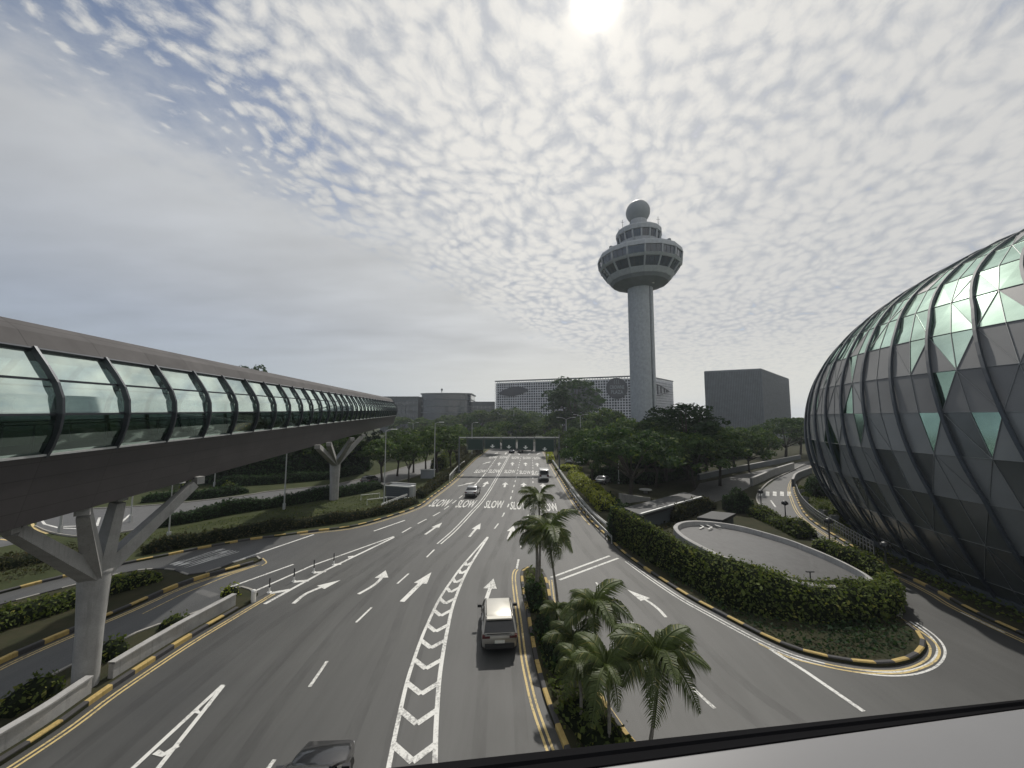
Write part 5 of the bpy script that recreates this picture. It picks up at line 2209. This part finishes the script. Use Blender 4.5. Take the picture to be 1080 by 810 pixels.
# flexible marker posts in the merge gore
fp = None
for i, (px, py, lb) in enumerate(((284, 625, 'slim marker post on the gore nearest the parapet end'), (310, 613.5, 'slim marker post, second from the parapet end'), (331, 604, 'slim marker post, third from the parapet end'), (352, 596, 'slim marker post at the far tip of the gore'))):
    g = G(px, py)
    if fp is None:
        fp = thing('marker_post', lb, 'marker post', g, group='slim marker posts on the merge gore')
        mb = MB()
        mb.tube([g, g + Vector((0, 0, .95))], .04, 8)
        mb.build('post', 'dark_metal', fp)
        mb = MB()
        mb.tube([g + Vector((0, 0, .04)), g + Vector((0, 0, .34))], .055, 8)
        mb.build('reflective_band', 'white_metal', fp)
        mb = MB()
        mb.tube([g + Vector((0, 0, .02)), g + Vector((0, 0, .06))], [.16, .12], 10)
        mb.build('base', 'white_metal', fp)
    else:
        dup(fp, g, 0, 1, lb, 'marker post', 'slim marker posts on the merge gore')

# =================================================================== SIGN GANTRY
gD = 84.0
gl_, gr2 = at(484, 497, gD), at(590, 499, gD)
gt = thing('sign_gantry', 'wide motorway sign gantry with five dark green panels across the main road', 'sign gantry', (gl_.x, gD, 0))
zt, zb = at(540, 461.5, gD).z, at(540, 474.5, gD).z
for x in (gl_.x, gr2.x):
    mb = MB()
    mb.bar((x, gD, 0), (x, gD, zt + .3), .32, .32, .26, .26, up=Vector((0, 1, 0)))
    mb.box((x, gD, .3), (.8, .8, .6))
    mb.build('leg', 'bldg_grey', gt)
mb = MB()
mb.bar((gl_.x, gD, zt), (gr2.x, gD, zt), .3, .22)
mb.build('beam', 'galv', gt)
px0 = [493, 511, 529, 545.5, 564]
px1 = [510, 528, 544.5, 563, 584.5]
for i in range(5):
    a, b = at(px0[i], 467, gD).x, at(px1[i], 467, gD).x
    zlow = zb + (.0, .25, .1, .0, -.35)[i]
    pn = MB()
    pn.box(((a + b) / 2, gD - .35, (zt - .25 + zlow) / 2), (b - a - .12, .12, zt - .25 - zlow))
    zt_p = 0
    po = pn.build('sign_panel', 'sign_green', gt)
    mb = MB()
    yb = gD - .42
    for x in (a + .16, b - .16):
        mb.bar((x, yb, zlow + .1), (x, yb, zt - .35), .07, .02, up=Vector((0, 1, 0)))
    for z in (zlow + .1, zt - .35):
        mb.bar((a + .13, yb, z), (b - .13, yb, z), .02, .07)
    mb.build('border', 'bldg_grey', po)
    if i:
        mb = MB()
        cx = (a + b) / 2
        mb.mesh([(cx - .55, yb, zlow + .62), (cx + .55, yb, zlow + .62), (cx, yb, zlow + .2)], [(0, 1, 2)])
        mb.mesh([(cx - .16, yb, zlow + .62), (cx + .16, yb, zlow + .62), (cx + .16, yb, zlow + .95), (cx - .16, yb, zlow + .95)], [(0, 1, 2, 3)])
        mb.build('arrow_mark', 'sign_white', po)
mb = MB()
for i in range(6):
    x = (px0 + [586])[i]
    q = at(x - .5, 467, gD)
    mb.bar((q.x, gD - .12, zb - .1), (q.x, gD - .12, zt + .25), .12, .12, up=Vector((0, 1, 0)))
mb.build('bracket', 'bldg_grey', gt)

# =================================================================== STREET LAMPS, POSTS, RAILS
def lamp(px, py, ztop, label, r=.085, heads=1, arm=1.2, side=1, group='street lamps along the roads', D=None):
    g = G(px, py) if D is None else Vector((at(px, 440, D).x, D, 0))
    t = thing('street_lamp', label, 'street lamp', (g.x, g.y, .1), group=group)
    mb = MB()
    mb.tube([g + Vector((0, 0, .1)), g + Vector((0, 0, ztop))], [r, r * .6], 8)
    mb.build('pole', 'galv', t)
    mb = MB()
    mb.box(g + Vector((0, 0, .45)), (.26, .26, .9))
    mb.build('base', 'galv', t)
    for s in ((side,) if heads == 1 else (-1, 1)):
        mb = MB()
        e = g + Vector((s * arm, 0, ztop + arm * .28))
        mb.tube([g + Vector((0, 0, ztop - .05)), g + Vector((s * arm * .5, 0, ztop + arm * .2)), e], .05, 6)
        mb.build('arm', 'galv', t)
        mb = MB()
        mb.box(e + Vector((s * .35, 0, 0)), (.8, .28, .12))
        mb.build('lamp_head', 'white_metal', t)
    return t


lamp(299.5, 538.5, 8.8, 'grey lamp post standing on the lawn left of the far pier', .10, arm=.6)
lamp(404.8, 537, 10.2, 'grey lamp post in front of the grey kiosk', .09, arm=.7)
lamp(457.8, 513, 10.9, 'grey lamp post between the kiosk and the gantry', .10, arm=.8)
lamp(498, 492, 10.2, 'tall lamp post behind the left gantry panel', .12, arm=1, D=112)
lamp(542, 480, 15.0, 'tall lamp post against the hotel over the middle of the gantry', .14, heads=2, arm=2.2, D=170)
lamp(597, 480, 11.4, 'double armed lamp post right of the gantry', .14, heads=2, arm=2.0, D=112)
lamp(612, 480, 12.5, 'double armed lamp post behind the parked white cars', .14, heads=2, arm=1.6, D=130)
lamp(436, 460, 9.5, 'white headed lamp post under the round building', .14, heads=2, arm=1.4, D=150)
lamp(137.5, 552, 5.2, 'short dark lamp post behind the near pier', .08, arm=.4)
lamp(177.5, 571, 5.5, 'thin dark lamp post under the long arm of the near pier', .07, arm=.4)
lamp(63, 564, 6.5, 'dark post between the arms of the near pier by the loop road', .13, arm=.3)
lamp(226, 514, 6.5, 'dark lamp post in the shadow beyond the side road', .10, arm=.4)
lamp(651, 497, 9.0, 'slim lamp post with white head inside the umbrella crowned tree', .08, arm=.9, D=70)

gg = 'garden lamps along the road by the dome'


def garden_lamp(px, py, h, label):
    g = G(px, py)
    t = thing('garden_lamp', label, 'garden lamp', (g.x, g.y, .1), group=gg)
    mb = MB()
    mb.tube([g + Vector((0, 0, .1)), g + Vector((0, 0, h))], [.07, .05], 8)
    mb.build('pole', 'dark_metal', t)
    mb = MB()
    mb.lathe([(.05, h - .05), (.22, h + .08), (.28, h + .25), (.20, h + .45), (.06, h + .52)], g, 14)
    for k in range(6):
        a = k * 1.047
        mb.box(g + Vector((.25 * math.cos(a), .25 * math.sin(a), h + .22)), (.20, .08, .24), a)
    mb.build('lantern', 'dark_metal', t)
    return t


garden_lamp(829, 553, 2.1, 'dark garden lamp on the shrub bed beside the ramp')
garden_lamp(875.5, 577, 2.1, 'dark garden lamp between ramp and road, lower one')
garden_lamp(803, 537, 2.0, 'dark garden lamp nearest the pedestrian crossing')
garden_lamp(936, 611, 2.2, 'dark garden lamp post at the right end of the ramp hedge')

# guard rails
def guard_rail(label, line, h=.75, double=True, step=2.0, group=None, m='galv', name='guard_rail'):
    p = resample(line, .5)
    t = thing(name, label, 'guard rail' if name == 'guard_rail' else 'railing', (p[0].x, p[0].y, .1), group=group)
    mb = MB()
    z = Vector((0, 0, .1 + h))
    for off in ((-.10, .10) if double else (0,)):
        q = offset(p, off)
        for a, b in zip(q, q[1:]):
            mb.bar(Vector((a.x, a.y, z.z)), Vector((b.x, b.y, z.z)), .05, .26)
    mb.build('rail', m, t)
    for i, a in enumerate(resample(line, step)[:90]):
        mb = MB()
        mb.bar((a.x, a.y, .05), (a.x, a.y, .1 + h + .1), .09, .09, up=Vector((0, 1, 0)))
        mb.build('post', m, t)
    return t


guard_rail('steel guard rail along the kerb on the right of the main road', offset(K2[6:26], .55))
guard_rail('second guard rail at the foot of the yellow green hedge', pxline([(601, 521), (612, 537), (628, 556), (646, 575)]), .6, double=False)
guard_rail('short pale guard rail on the left kerb above the brown hedge', pxline([(474, 509), (482, 499), (490, 492)]), 1.2, double=False, m='white_metal')
guard_rail('pale rail at the kerb in front of the grey kiosk', pxline([(402, 541), (420, 533), (441, 524)]), .9, double=False, m='white_metal')

# railing with many posts at the dome side of the right-hand road
def railing(label, line, h, step):
    t = thing('railing', label, 'railing', (line[0].x, line[0].y, .1))
    p = resample(line, step)
    for zz in (.45, .8, h):
        mb = MB()
        for a, b in zip(p, p[1:]):
            mb.bar((a.x, a.y, .15 + zz), (b.x, b.y, .15 + zz), .05, .05)
        mb.build('rail', 'steel', t)
    for a in p[:95]:
        mb = MB()
        mb.bar((a.x, a.y, .1), (a.x, a.y, .2 + h), .08, .08, up=Vector((0, 1, 0)))
        mb.build('post', 'steel', t)
    return t


railing('metal railing with close posts along the curving kerb by the dome', pxline([(840, 519), (844, 530), (852, 541), (866, 553), (886, 565), (905, 577), (925, 589)]), 1.1, .55)
gs = 'planter boxes behind the railing by the dome'
for k, (px, py, lb) in enumerate(((845, 522, 'pale planter box nearest the pedestrian crossing'), (850, 530, 'pale planter box second from the crossing'), (869, 545, 'pale planter box at the bend of the railing'), (880, 551, 'pale planter box in front of the dome shrubs'))):
    g = G(px, py)
    t = thing('planter_box', lb, 'planter', (g.x, g.y, .15), group=gs)
    mb = MB()
    mb.lathe([(.42, .15), (.55, .85), (.50, .85), (.46, .75)], g, 4, a0=.5 + k)
    mb.build('box', 'pale_concrete', t)
    rg = np.random.default_rng(500 + k)
    d = sph(260, rg)
    d[:, 2] = abs(d[:, 2])
    o = link('plant', leaf_mesh('plant', leaf_arrays(np.array([0, 0, .75]) + d * .5, d, .16, rg), 'leaf_hedge'), t)

# kiosk on the left verge
kb = at(421, 527, 56.5)
kt = thing('service_kiosk', 'grey louvred service kiosk with white end frame on the left verge', 'kiosk', (kb.x, 56.5, .15))
x0, x1 = at(405, 527, 57).x, at(433, 527, 57).x
mb = MB()
mb.prism([(x0, 57.6), (x1 - .1, 56.2), (x1 + .2, 58.6), (x0 + .4, 60)], .15, 1.95)
mb.build('body', 'bldg_grey', kt)
mb = MB()
for z in (.5, .8, 1.1, 1.4, 1.7):
    mb.bar((x0 + .05, 57.5, z), (x1 - .15, 56.12, z), .05, .08)
mb.build('louvre', 'bldg_dark', kt)
mb = MB()
mb.bar((x0 - .15, 57.6, 2.02), (x1 + .1, 56.1, 2.02), .22, .14)
mb.bar((x0 - .1, 60.1, 2.02), (x1 + .3, 58.7, 2.02), .22, .14)
mb.build('roof_edge', 'galv', kt)
mb = MB()
mb.box((x1 + .3, 56.9, 1.1), (.55, 1.0, 2.0), R(-10))
mb.build('end_cabinet', 'galv', kt)
mb = MB()
mb.bar((x0 + .2, 56.6, .6), (x1 + .3, 55.2, .75), .08, .08)
mb.bar((x1 + .3, 55.2, .15), (x1 + .3, 55.2, .75), .08, .08)
mb.bar((x0 + .2, 56.6, .15), (x0 + .2, 56.6, .6), .08, .08)
mb.build('handrail', 'white_metal', kt)
gk = 'white pipe barriers left of the kiosk'
for px, py, lb in ((391, 528, 'pale pipe barrier beside the lamp post, upper one'), (398, 533, 'pale pipe barrier beside the lamp post, lower one')):
    g = G(px, py)
    t = thing('pipe_barrier', lb, 'barrier', (g.x, g.y, .15), group=gk)
    mb = MB()
    mb.tube([g + Vector((-1.2, -.6, .15)), g + Vector((-1.2, -.6, .9)), g + Vector((1.0, .8, .9)), g + Vector((1.0, .8, .15))], .05, 6)
    mb.build('frame', 'white_metal', t)
# signal cabinet and small signs
g = G(471, 507)
t = thing('utility_cabinet', 'small pale electrical cabinet by the trees near the lamp post', 'cabinet', (g.x - 4, g.y + 2, .15))
mb = MB()
mb.box((g.x - 4, g.y + 2, .95), (2.6, .8, 1.6))
mb.build('body', 'bldg_fin', t)
mb = MB()
mb.box((g.x - 4, g.y + 2, 1.80), (2.8, 1.0, .1))
mb.build('lid', 'galv', t)
g = G(574, 493)
t = thing('sign_post', 'thin sign post at the right kerb near the white van', 'sign post', (g.x + .9, g.y, .1))
mb = MB()
mb.tube([(g.x + .9, g.y, .1), (g.x + .9, g.y, 3.2)], .06, 8)
mb.build('post', 'galv', t)
mb = MB()
mb.box((g.x + .9, g.y - .08, 2.9), (.5, .04, .5))
mb.build('plate', 'sign_white', t)
# =================================================================== VEHICLES
def paint(name, col, metal=.4):
    return mat(name, col, rough=.32, metal=metal, coat=.8, var=.04)


paint('paint_grey', (.27, .26, .235))
paint('paint_black', (.012, .012, .014))
paint('paint_silver', (.26, .27, .28))
paint('paint_white', (.66, .66, .65), 0)
paint('paint_blue', (.05, .06, .09))
paint('roof_sky_sheen', (.58, .56, .50))  # roof paint lightened: the sky's reflection is put into the colour


def loft(mb, rings, m=0, cap=True):
    n = len(rings[0])
    vs = [p for r in rings for p in r]
    fs = []
    for i in range(len(rings) - 1):
        for k in range(n):
            k2 = (k + 1) % n
            fs.append((i * n + k, i * n + k2, (i + 1) * n + k2, (i + 1) * n + k))
    if cap:
        fs.append(tuple(range(n - 1, -1, -1)))
        fs.append(tuple((len(rings) - 1) * n + k for k in range(n)))
    mb.mesh(vs, fs, m)


def car(name, label, cat, px, ahead, kind='suv', col='paint_grey', roofm=None, group=None, L=4.5, Wd=1.84, rear=True, loc=None, plate=True):
    """px: photo pixel of the middle of the rear bumper on the ground; ahead: pixel further along its heading"""
    g = G(*px)
    d = (G(*ahead) - g).normalized()
    rz = math.atan2(d.y, d.x) - math.pi / 2
    c = g + d * L / 2
    H = {'suv': 1.68, 'sedan': 1.46, 'van': 2.2, 'hatch': 1.5}[kind]
    t = thing(name, label, cat, (c.x, c.y, .022), rz, group, org=False)
    h = Wd / 2
    f_, r_ = L / 2, -L / 2
    if kind == 'van':
        st = [(r_, .95, .42, 1.12), (r_ + .12, 1, .30, 1.2), (r_ + 1, 1, .28, 1.2), (f_ - 1.2, 1, .28, 1.18), (f_ - .35, .96, .28, 1.02), (f_ - .06, .86, .36, .78), (f_, .8, .42, .62)]
        gh = dict(b=(r_ + .03, f_ - .55), t=(r_ + .16, f_ - 1.35), wt=.88)
    elif kind == 'sedan':
        st = [(r_, .86, .40, .78), (r_ + .10, .93, .28, .95), (r_ + .5, .98, .24, 1.0), (r_ + 1.3, 1, .23, .96), (f_ - 1.6, 1, .23, .95), (f_ - .9, .98, .23, .88), (f_ - .25, .9, .26, .74), (f_, .74, .36, .58)]
        gh = dict(b=(r_ + .62, f_ - 1.22), t=(r_ + 1.35, f_ - 2.05), wt=.74)
    else:
        st = [(r_, .88, .42, .86), (r_ + .10, .95, .30, 1.04), (r_ + .5, .99, .26, 1.06), (r_ + 1.3, 1, .25, 1.02), (f_ - 1.6, 1, .25, 1.0), (f_ - .9, .98, .25, .96), (f_ - .22, .9, .28, .84), (f_, .76, .38, .66)]
        gh = dict(b=(r_ + .10, f_ - 1.22), t=(r_ + .55, f_ - 2.0), wt=.76)
    rings = []
    for y, w, zb, zt in st:
        w *= h
        rings.append([Vector((-w * .82, y, zb)), Vector((-w * .98, y, zb + .1)), Vector((-w, y, zb + (zt - zb) * .55)), Vector((-w * .95, y, zt - .05)), Vector((-w * .84, y, zt)),
                      Vector((w * .84, y, zt)), Vector((w * .95, y, zt - .05)), Vector((w, y, zb + (zt - zb) * .55)), Vector((w * .98, y, zb + .1)), Vector((w * .82, y, zb))])
    mb = MB()
    loft(mb, rings)
    body = mb.build('body', col, t, smooth=38, world=False)
    # glasshouse
    b0, b1 = gh['b']
    t0, t1 = gh['t']
    wt = gh['wt'] * h
    zbelt = (1.16 if kind == 'van' else 1.0 if kind != 'sedan' else .93)
    wb = h * .90
    zr = H - .07
    base = [Vector((-wb, b0, zbelt)), Vector((-wb, b1, zbelt - .04)), Vector((wb, b1, zbelt - .04)), Vector((wb, b0, zbelt))]
    mid = [Vector((-(wb * .45 + wt * .55), b0 * .42 + t0 * .58, zbelt * .4 + zr * .6)), Vector((-(wb * .45 + wt * .55), b1 * .42 + t1 * .58, zbelt * .4 + zr * .6))]
    mid += [Vector((-p.x, p.y, p.z)) for p in reversed(mid)]
    top = [Vector((-wt, t0, zr)), Vector((-wt, t1, zr)), Vector((wt, t1, zr)), Vector((wt, t0, zr))]
    mb = MB()
    loft(mb, [base, mid, top])
    mb.build('windows', 'car_glass', t, world=False)
    # pillars in body colour
    for k in range(4):
        mb = MB()
        for a, b in ((base[k], mid[k]), (mid[k], top[k])):
            mb.bar(a, b, .09, .07)
        mb.build('pillar', col, t, world=False)
    for s in (-1, 1):
        for fr in (.42, .70):
            mb = MB()
            pb = Vector((s * wb, b0 + (b1 - b0) * fr, zbelt))
            pt_ = Vector((s * wt, t0 + (t1 - t0) * fr, zr))
            pm = Vector((s * (wb * .45 + wt * .55), pb.y * .42 + pt_.y * .58, zbelt * .4 + zr * .6))
            mb.bar(pb, pm, .07, .05)
            mb.bar(pm, pt_, .07, .05)
            mb.build('pillar', col, t, world=False)
    # roof
    rr = []
    for y, wz, z in ((t0 - .10, .93, H - .12), (t0 + .02, 1.02, H - .05), (t0 + .5, 1.04, H), ((t0 + t1) / 2, 1.05, H + .015), (t1 - .35, 1.03, H), (t1 + .02, 1.0, H - .05)):
        w = wt * wz
        rr.append([Vector((-w, y, z - .07)), Vector((-w * 1.0, y, z - .035)), Vector((-w * .86, y, z)), Vector((w * .86, y, z)), Vector((w, y, z - .035)), Vector((w, y, z - .07))])
    mb = MB()
    loft(mb, rr)
    mb.build('roof', roofm or col, t, smooth=45, world=False)
    if kind == 'suv':
        for s in (-1, 1):
            mb = MB()
            mb.bar((s * wt * .95, t0 + .1, H + .03), (s * wt * .95, t1 - .15, H + .03), .05, .05)
            mb.build('roof_rail', 'car_trim', t, world=False)
        mb = MB()
        mb.bar((-wt * .9, t0 - .14, H - .06), (wt * .9, t0 - .14, H - .06), .26, .05)
        mb.build('spoiler', roofm or col, t, world=False)
    # wheels
    for s in (-1, 1):
        for y in (r_ + .85, f_ - .92):
            wr = .34
            mb = MB()
            pr = [(wr - .10, -.10), (wr - .02, -.11), (wr, -.07), (wr, .07), (wr - .02, .11), (wr - .10, .10)]
            vs, n = [], 20
            for r0, z in pr:
                vs += [Vector((z, r0 * math.cos(k * 6.28318 / n), r0 * math.sin(k * 6.28318 / n))) + Vector((s * (h - .12), y, wr)) for k in range(n)]
            fs = [(i * n + k, i * n + (k + 1) % n, (i + 1) * n + (k + 1) % n, (i + 1) * n + k) for i in range(5) for k in range(n)]
            mb.mesh(vs, fs)
            wh = mb.build('wheel', 'tyre', t, world=False)
            mb = MB()
            mb.lathe([(.02, .0), (.10, .012), (wr - .12, .02), (wr - .09, .0)], (0, 0, 0), 16, cap=False)
            mb.v = [(s * (h - .03) + s * (p[2] - .01), y + p[0], wr + p[1]) for p in mb.v]
            mb.build('rim', 'rim', wh, world=False)
        # dark wheel arches
        for y in (r_ + .85, f_ - .92):
            mb = MB()
            vs = [Vector((s * (h + .004), y + .41 * math.cos(k * math.pi / 10), .34 + .40 * math.sin(k * math.pi / 10))) for k in range(11)]
            mb.mesh(vs + [v - Vector((s * .06, 0, 0)) for v in vs], [tuple(range(11))] + [(k, k + 1, 12 + k, 11 + k) for k in range(10)])
            mb.build('wheel_arch', 'car_trim', t, world=False)
        # mirrors
        mb = MB()
        mb.box((s * (h + .10), f_ - 1.55, zbelt + .06), (.24, .12, .15))
        mb.build('mirror', 'car_trim' if kind == 'suv' else col, t, world=False)
        # tail and head lamps
        mb = MB()
        zl = {'suv': .92, 'sedan': .80, 'van': 1.05, 'hatch': .9}[kind]
        mb.box((s * h * .74, r_ + .035, zl), (h * .42, .14, .14 if kind != 'van' else .34))
        mb.build('tail_light', 'lamp_red', t, world=False)
        mb = MB()
        mb.box((s * h * .64, f_ - .10, .60 if kind != 'van' else .78), (h * .34, .14, .10))
        mb.build('headlight', 'lamp_clear', t, world=False)
    mb = MB()
    mb.box((0, r_ - .01, .48), (Wd * .80, .12, .22))
    mb.build('rear_bumper', 'car_trim', t, world=False)
    mb = MB()
    mb.box((0, f_ - .03, .45), (Wd * .68, .12, .2))
    mb.build('front_grille', 'car_trim', t, world=False)
    if kind in ('suv', 'hatch'):
        mb = MB()
        mb.bar((-h * .80, r_ - .03, 1.02), (h * .80, r_ - .03, 1.02), .09, .07)
        mb.build('chrome_strip', 'chrome', t, world=False)
    mb = MB()
    mb.box((0, r_ - .02, .68), (.5, .06, .13))
    mb.build('number_plate', 'plate', t, world=False)
    # door seams
    mb = MB()
    for s in (-1, 1):
        for y in (r_ + 1.55, -.05 + .1, f_ - 1.55):
            mb.bar((s * h * .995, y, .40), (s * h * .965, y, zbelt - .04), .012, .02)
        for y in (.25, -.75):
            mb.bar((s * (h * .985), y, zbelt - .14), (s * (h * .985), y - .2, zbelt - .14), .04, .03)
    mb.build('door_trim', 'car_trim', t, world=False)
    if kind == 'van':
        mb = MB()
        mb.box((0, r_ + .045, 1.62), (Wd * .70, .08, .5))
        mb.build('rear_window', 'car_glass', t, world=False)
    return t


car('car', 'dark grey suv with pale sky reflection painted on its roof driving away beside the palm median', 'car', (527, 692), (521, 612), 'suv', 'paint_grey', 'roof_sky_sheen', L=4.55, Wd=1.86)
g0, g1_ = G(326.5, 725), G(345, 698)
hd = (g1_ - g0).normalized()
fr = G(363, 783)
rear = fr - hd * 4.5
t = car('car', 'shiny black car cut off by the bottom edge of the photo', 'car', (527, 692), (521, 612), 'hatch', 'paint_black', L=4.4, Wd=1.84)
cc = fr - hd * 3.0
t.location = (cc.x - .1, cc.y, .022)
t.rotation_euler = (0, 0, math.atan2(hd.y, hd.x) - math.pi / 2)
car('car', 'silver grey sedan driving away in the second lane before the lettering', 'car', (496, 525.5), (510.5, 508), 'sedan', 'paint_silver', L=4.6, Wd=1.84)
car('van', 'white minivan with dark rear window in the rightmost lane', 'van', (574, 508), (571, 494), 'van', 'paint_white', L=4.9, Wd=1.86)
car('car', 'dark blue car far away just under the middle gantry panel', 'car', (539.5, 478.3), (541, 474.5), 'sedan', 'paint_blue', L=4.6)
car('car', 'black car far away just under the fourth gantry panel', 'car', (549, 478), (549, 474.5), 'suv', 'paint_black', L=4.6)
car('car', 'black car on the side road beyond the far bridge pier', 'car', (385, 512.5), (404, 504), 'hatch', 'paint_black', L=4.4)
gp_ = 'white vehicles parked right of the gantry'
car('van', 'white van parked right of the gantry, right one of the pair', 'van', (611, 491), (616, 485), 'van', 'paint_white', group=gp_, L=4.8)
car('car', 'white car parked right of the gantry, left one of the pair', 'car', (600, 489.5), (604, 484.5), 'suv', 'paint_white', group=gp_, L=4.4)
car('car', 'silver car half hidden by trunks under the big umbrella crowned tree', 'car', (632, 512), (641, 508), 'sedan', 'paint_silver', L=4.4)

# =================================================================== THE LEDGE OF THE CAMERA'S OWN WINDOW
hL = CH - .45


def ledge(px, py):
    p = G(px, py, hL)
    return p


def on(p, q, x):
    return ledge(x, p[1] + (q[1] - p[1]) * (x - p[0]) / (q[0] - p[0]))


A0, A1 = on((480, 801), (1080, 737), 250), on((480, 801), (1080, 737), 1240)
B0, B1 = on((605, 810), (1080, 744.5), 380), on((605, 810), (1080, 744.5), 1240)
B0 = B0 + (B0 - B1).normalized() * .1
wl = thing('window_ledge', 'pale grey window ledge with black rubber seal along the bottom right edge', 'window ledge', (A0.x, A0.y, hL - .6))


def lprof(prof, m, name):
    # prof: (0 = outer edge of the seal, 1 = edge of the panel, above 1 = metres towards the viewer), height
    mb = MB()
    dn = (B1 - B0).normalized()
    nr = Vector((dn.y, -dn.x, 0))
    P0 = [(A0.lerp(B0, u) if u <= 1 else B0 + nr * (u - 1)) + Vector((0, 0, z)) for u, z in prof]
    P1 = [(A1.lerp(B1, u) if u <= 1 else B1 + nr * (u - 1)) + Vector((0, 0, z)) for u, z in prof]
    n = len(prof)
    mb.mesh(P0 + P1, [(i, (i + 1) % n, n + (i + 1) % n, n + i) for i in range(n)] + [tuple(range(n - 1, -1, -1)), tuple(n + k for k in range(n))])
    return mb.build(name, m, wl, smooth=35)


lprof([(0, -.05), (0, -.002), (.08, .0), (.45, .001), (.55, -.002), (.95, -.003), (1.0, -.006), (1.0, -.05)], 'rubber', 'rubber_seal')
lprof([(1.0005, -.004), (1.006, .0), (1.04, -.004), (1.25, -.05), (1.275, -.07), (1.28, -.12), (1.28, -.6), (1.0005, -.6)], 'sill_white', 'ledge_panel')
# ------------------------------------------------------------------ understorey
hedge('thicket', 'tall dark thicket filling the shade below the footbridge between the piers', 'thicket', [p + Vector((0, 3, 0)) for p in pxline([(190, 515), (230, 512), (285, 509), (340, 504), (378, 498)])], 4.5, 5.2, 'leaf_dark', .36, 26, seed=60, wob=.3, rough=.35)
gt_ = 'thickets under the trees between the main road and the dome'
hedge('thicket', 'dark thicket behind the yellow green hedge under the big umbrella crowned tree', 'thicket', pxline([(628, 505), (650, 508), (668, 512)]), 4, 3.0, 'leaf_dark', .34, 26, gt_, seed=61, wob=.35, rough=.35)
hedge('thicket', 'dark thicket below the control tower', 'thicket', pxline([(660, 494), (690, 494), (715, 494)]), 5, 5.0, 'leaf_dark', .38, 22, gt_, seed=62, wob=.35, rough=.4)
hedge('thicket', 'dark thicket below the finned office block', 'thicket', pxline([(728, 489), (755, 485), (785, 482)]), 5, 5.2, 'leaf_dark', .38, 22, gt_, seed=63, wob=.35, rough=.4)
hedge('thicket', 'dark thicket behind the parked white vehicles', 'thicket', pxline([(598, 482), (612, 481), (632, 480)]), 4, 4.2, 'leaf_dark', .4, 20, gt_, seed=64, wob=.35, rough=.4)

# =================================================================== AIR
mb = MB()
mb.box((0, 1950, 46), (6120, 5220, 94))
hm = bpy.data.materials.new('haze')
hm.use_nodes = True
hm.node_tree.nodes.clear()
T = NT(hm.node_tree)
pv = T.node('ShaderNodeVolumePrincipled')
pv.inputs['Color'].default_value = (.82, .89, .98, 1)
pv.inputs['Density'].default_value = .00026
pv.inputs['Anisotropy'].default_value = .35
T.l.new(pv.outputs[0], T.node('ShaderNodeOutputMaterial').inputs['Volume'])
MATS['haze'] = hm
o = mb.build('haze', 'haze')
o['kind'] = 'stuff'
SC.cycles.volume_bounces = 0
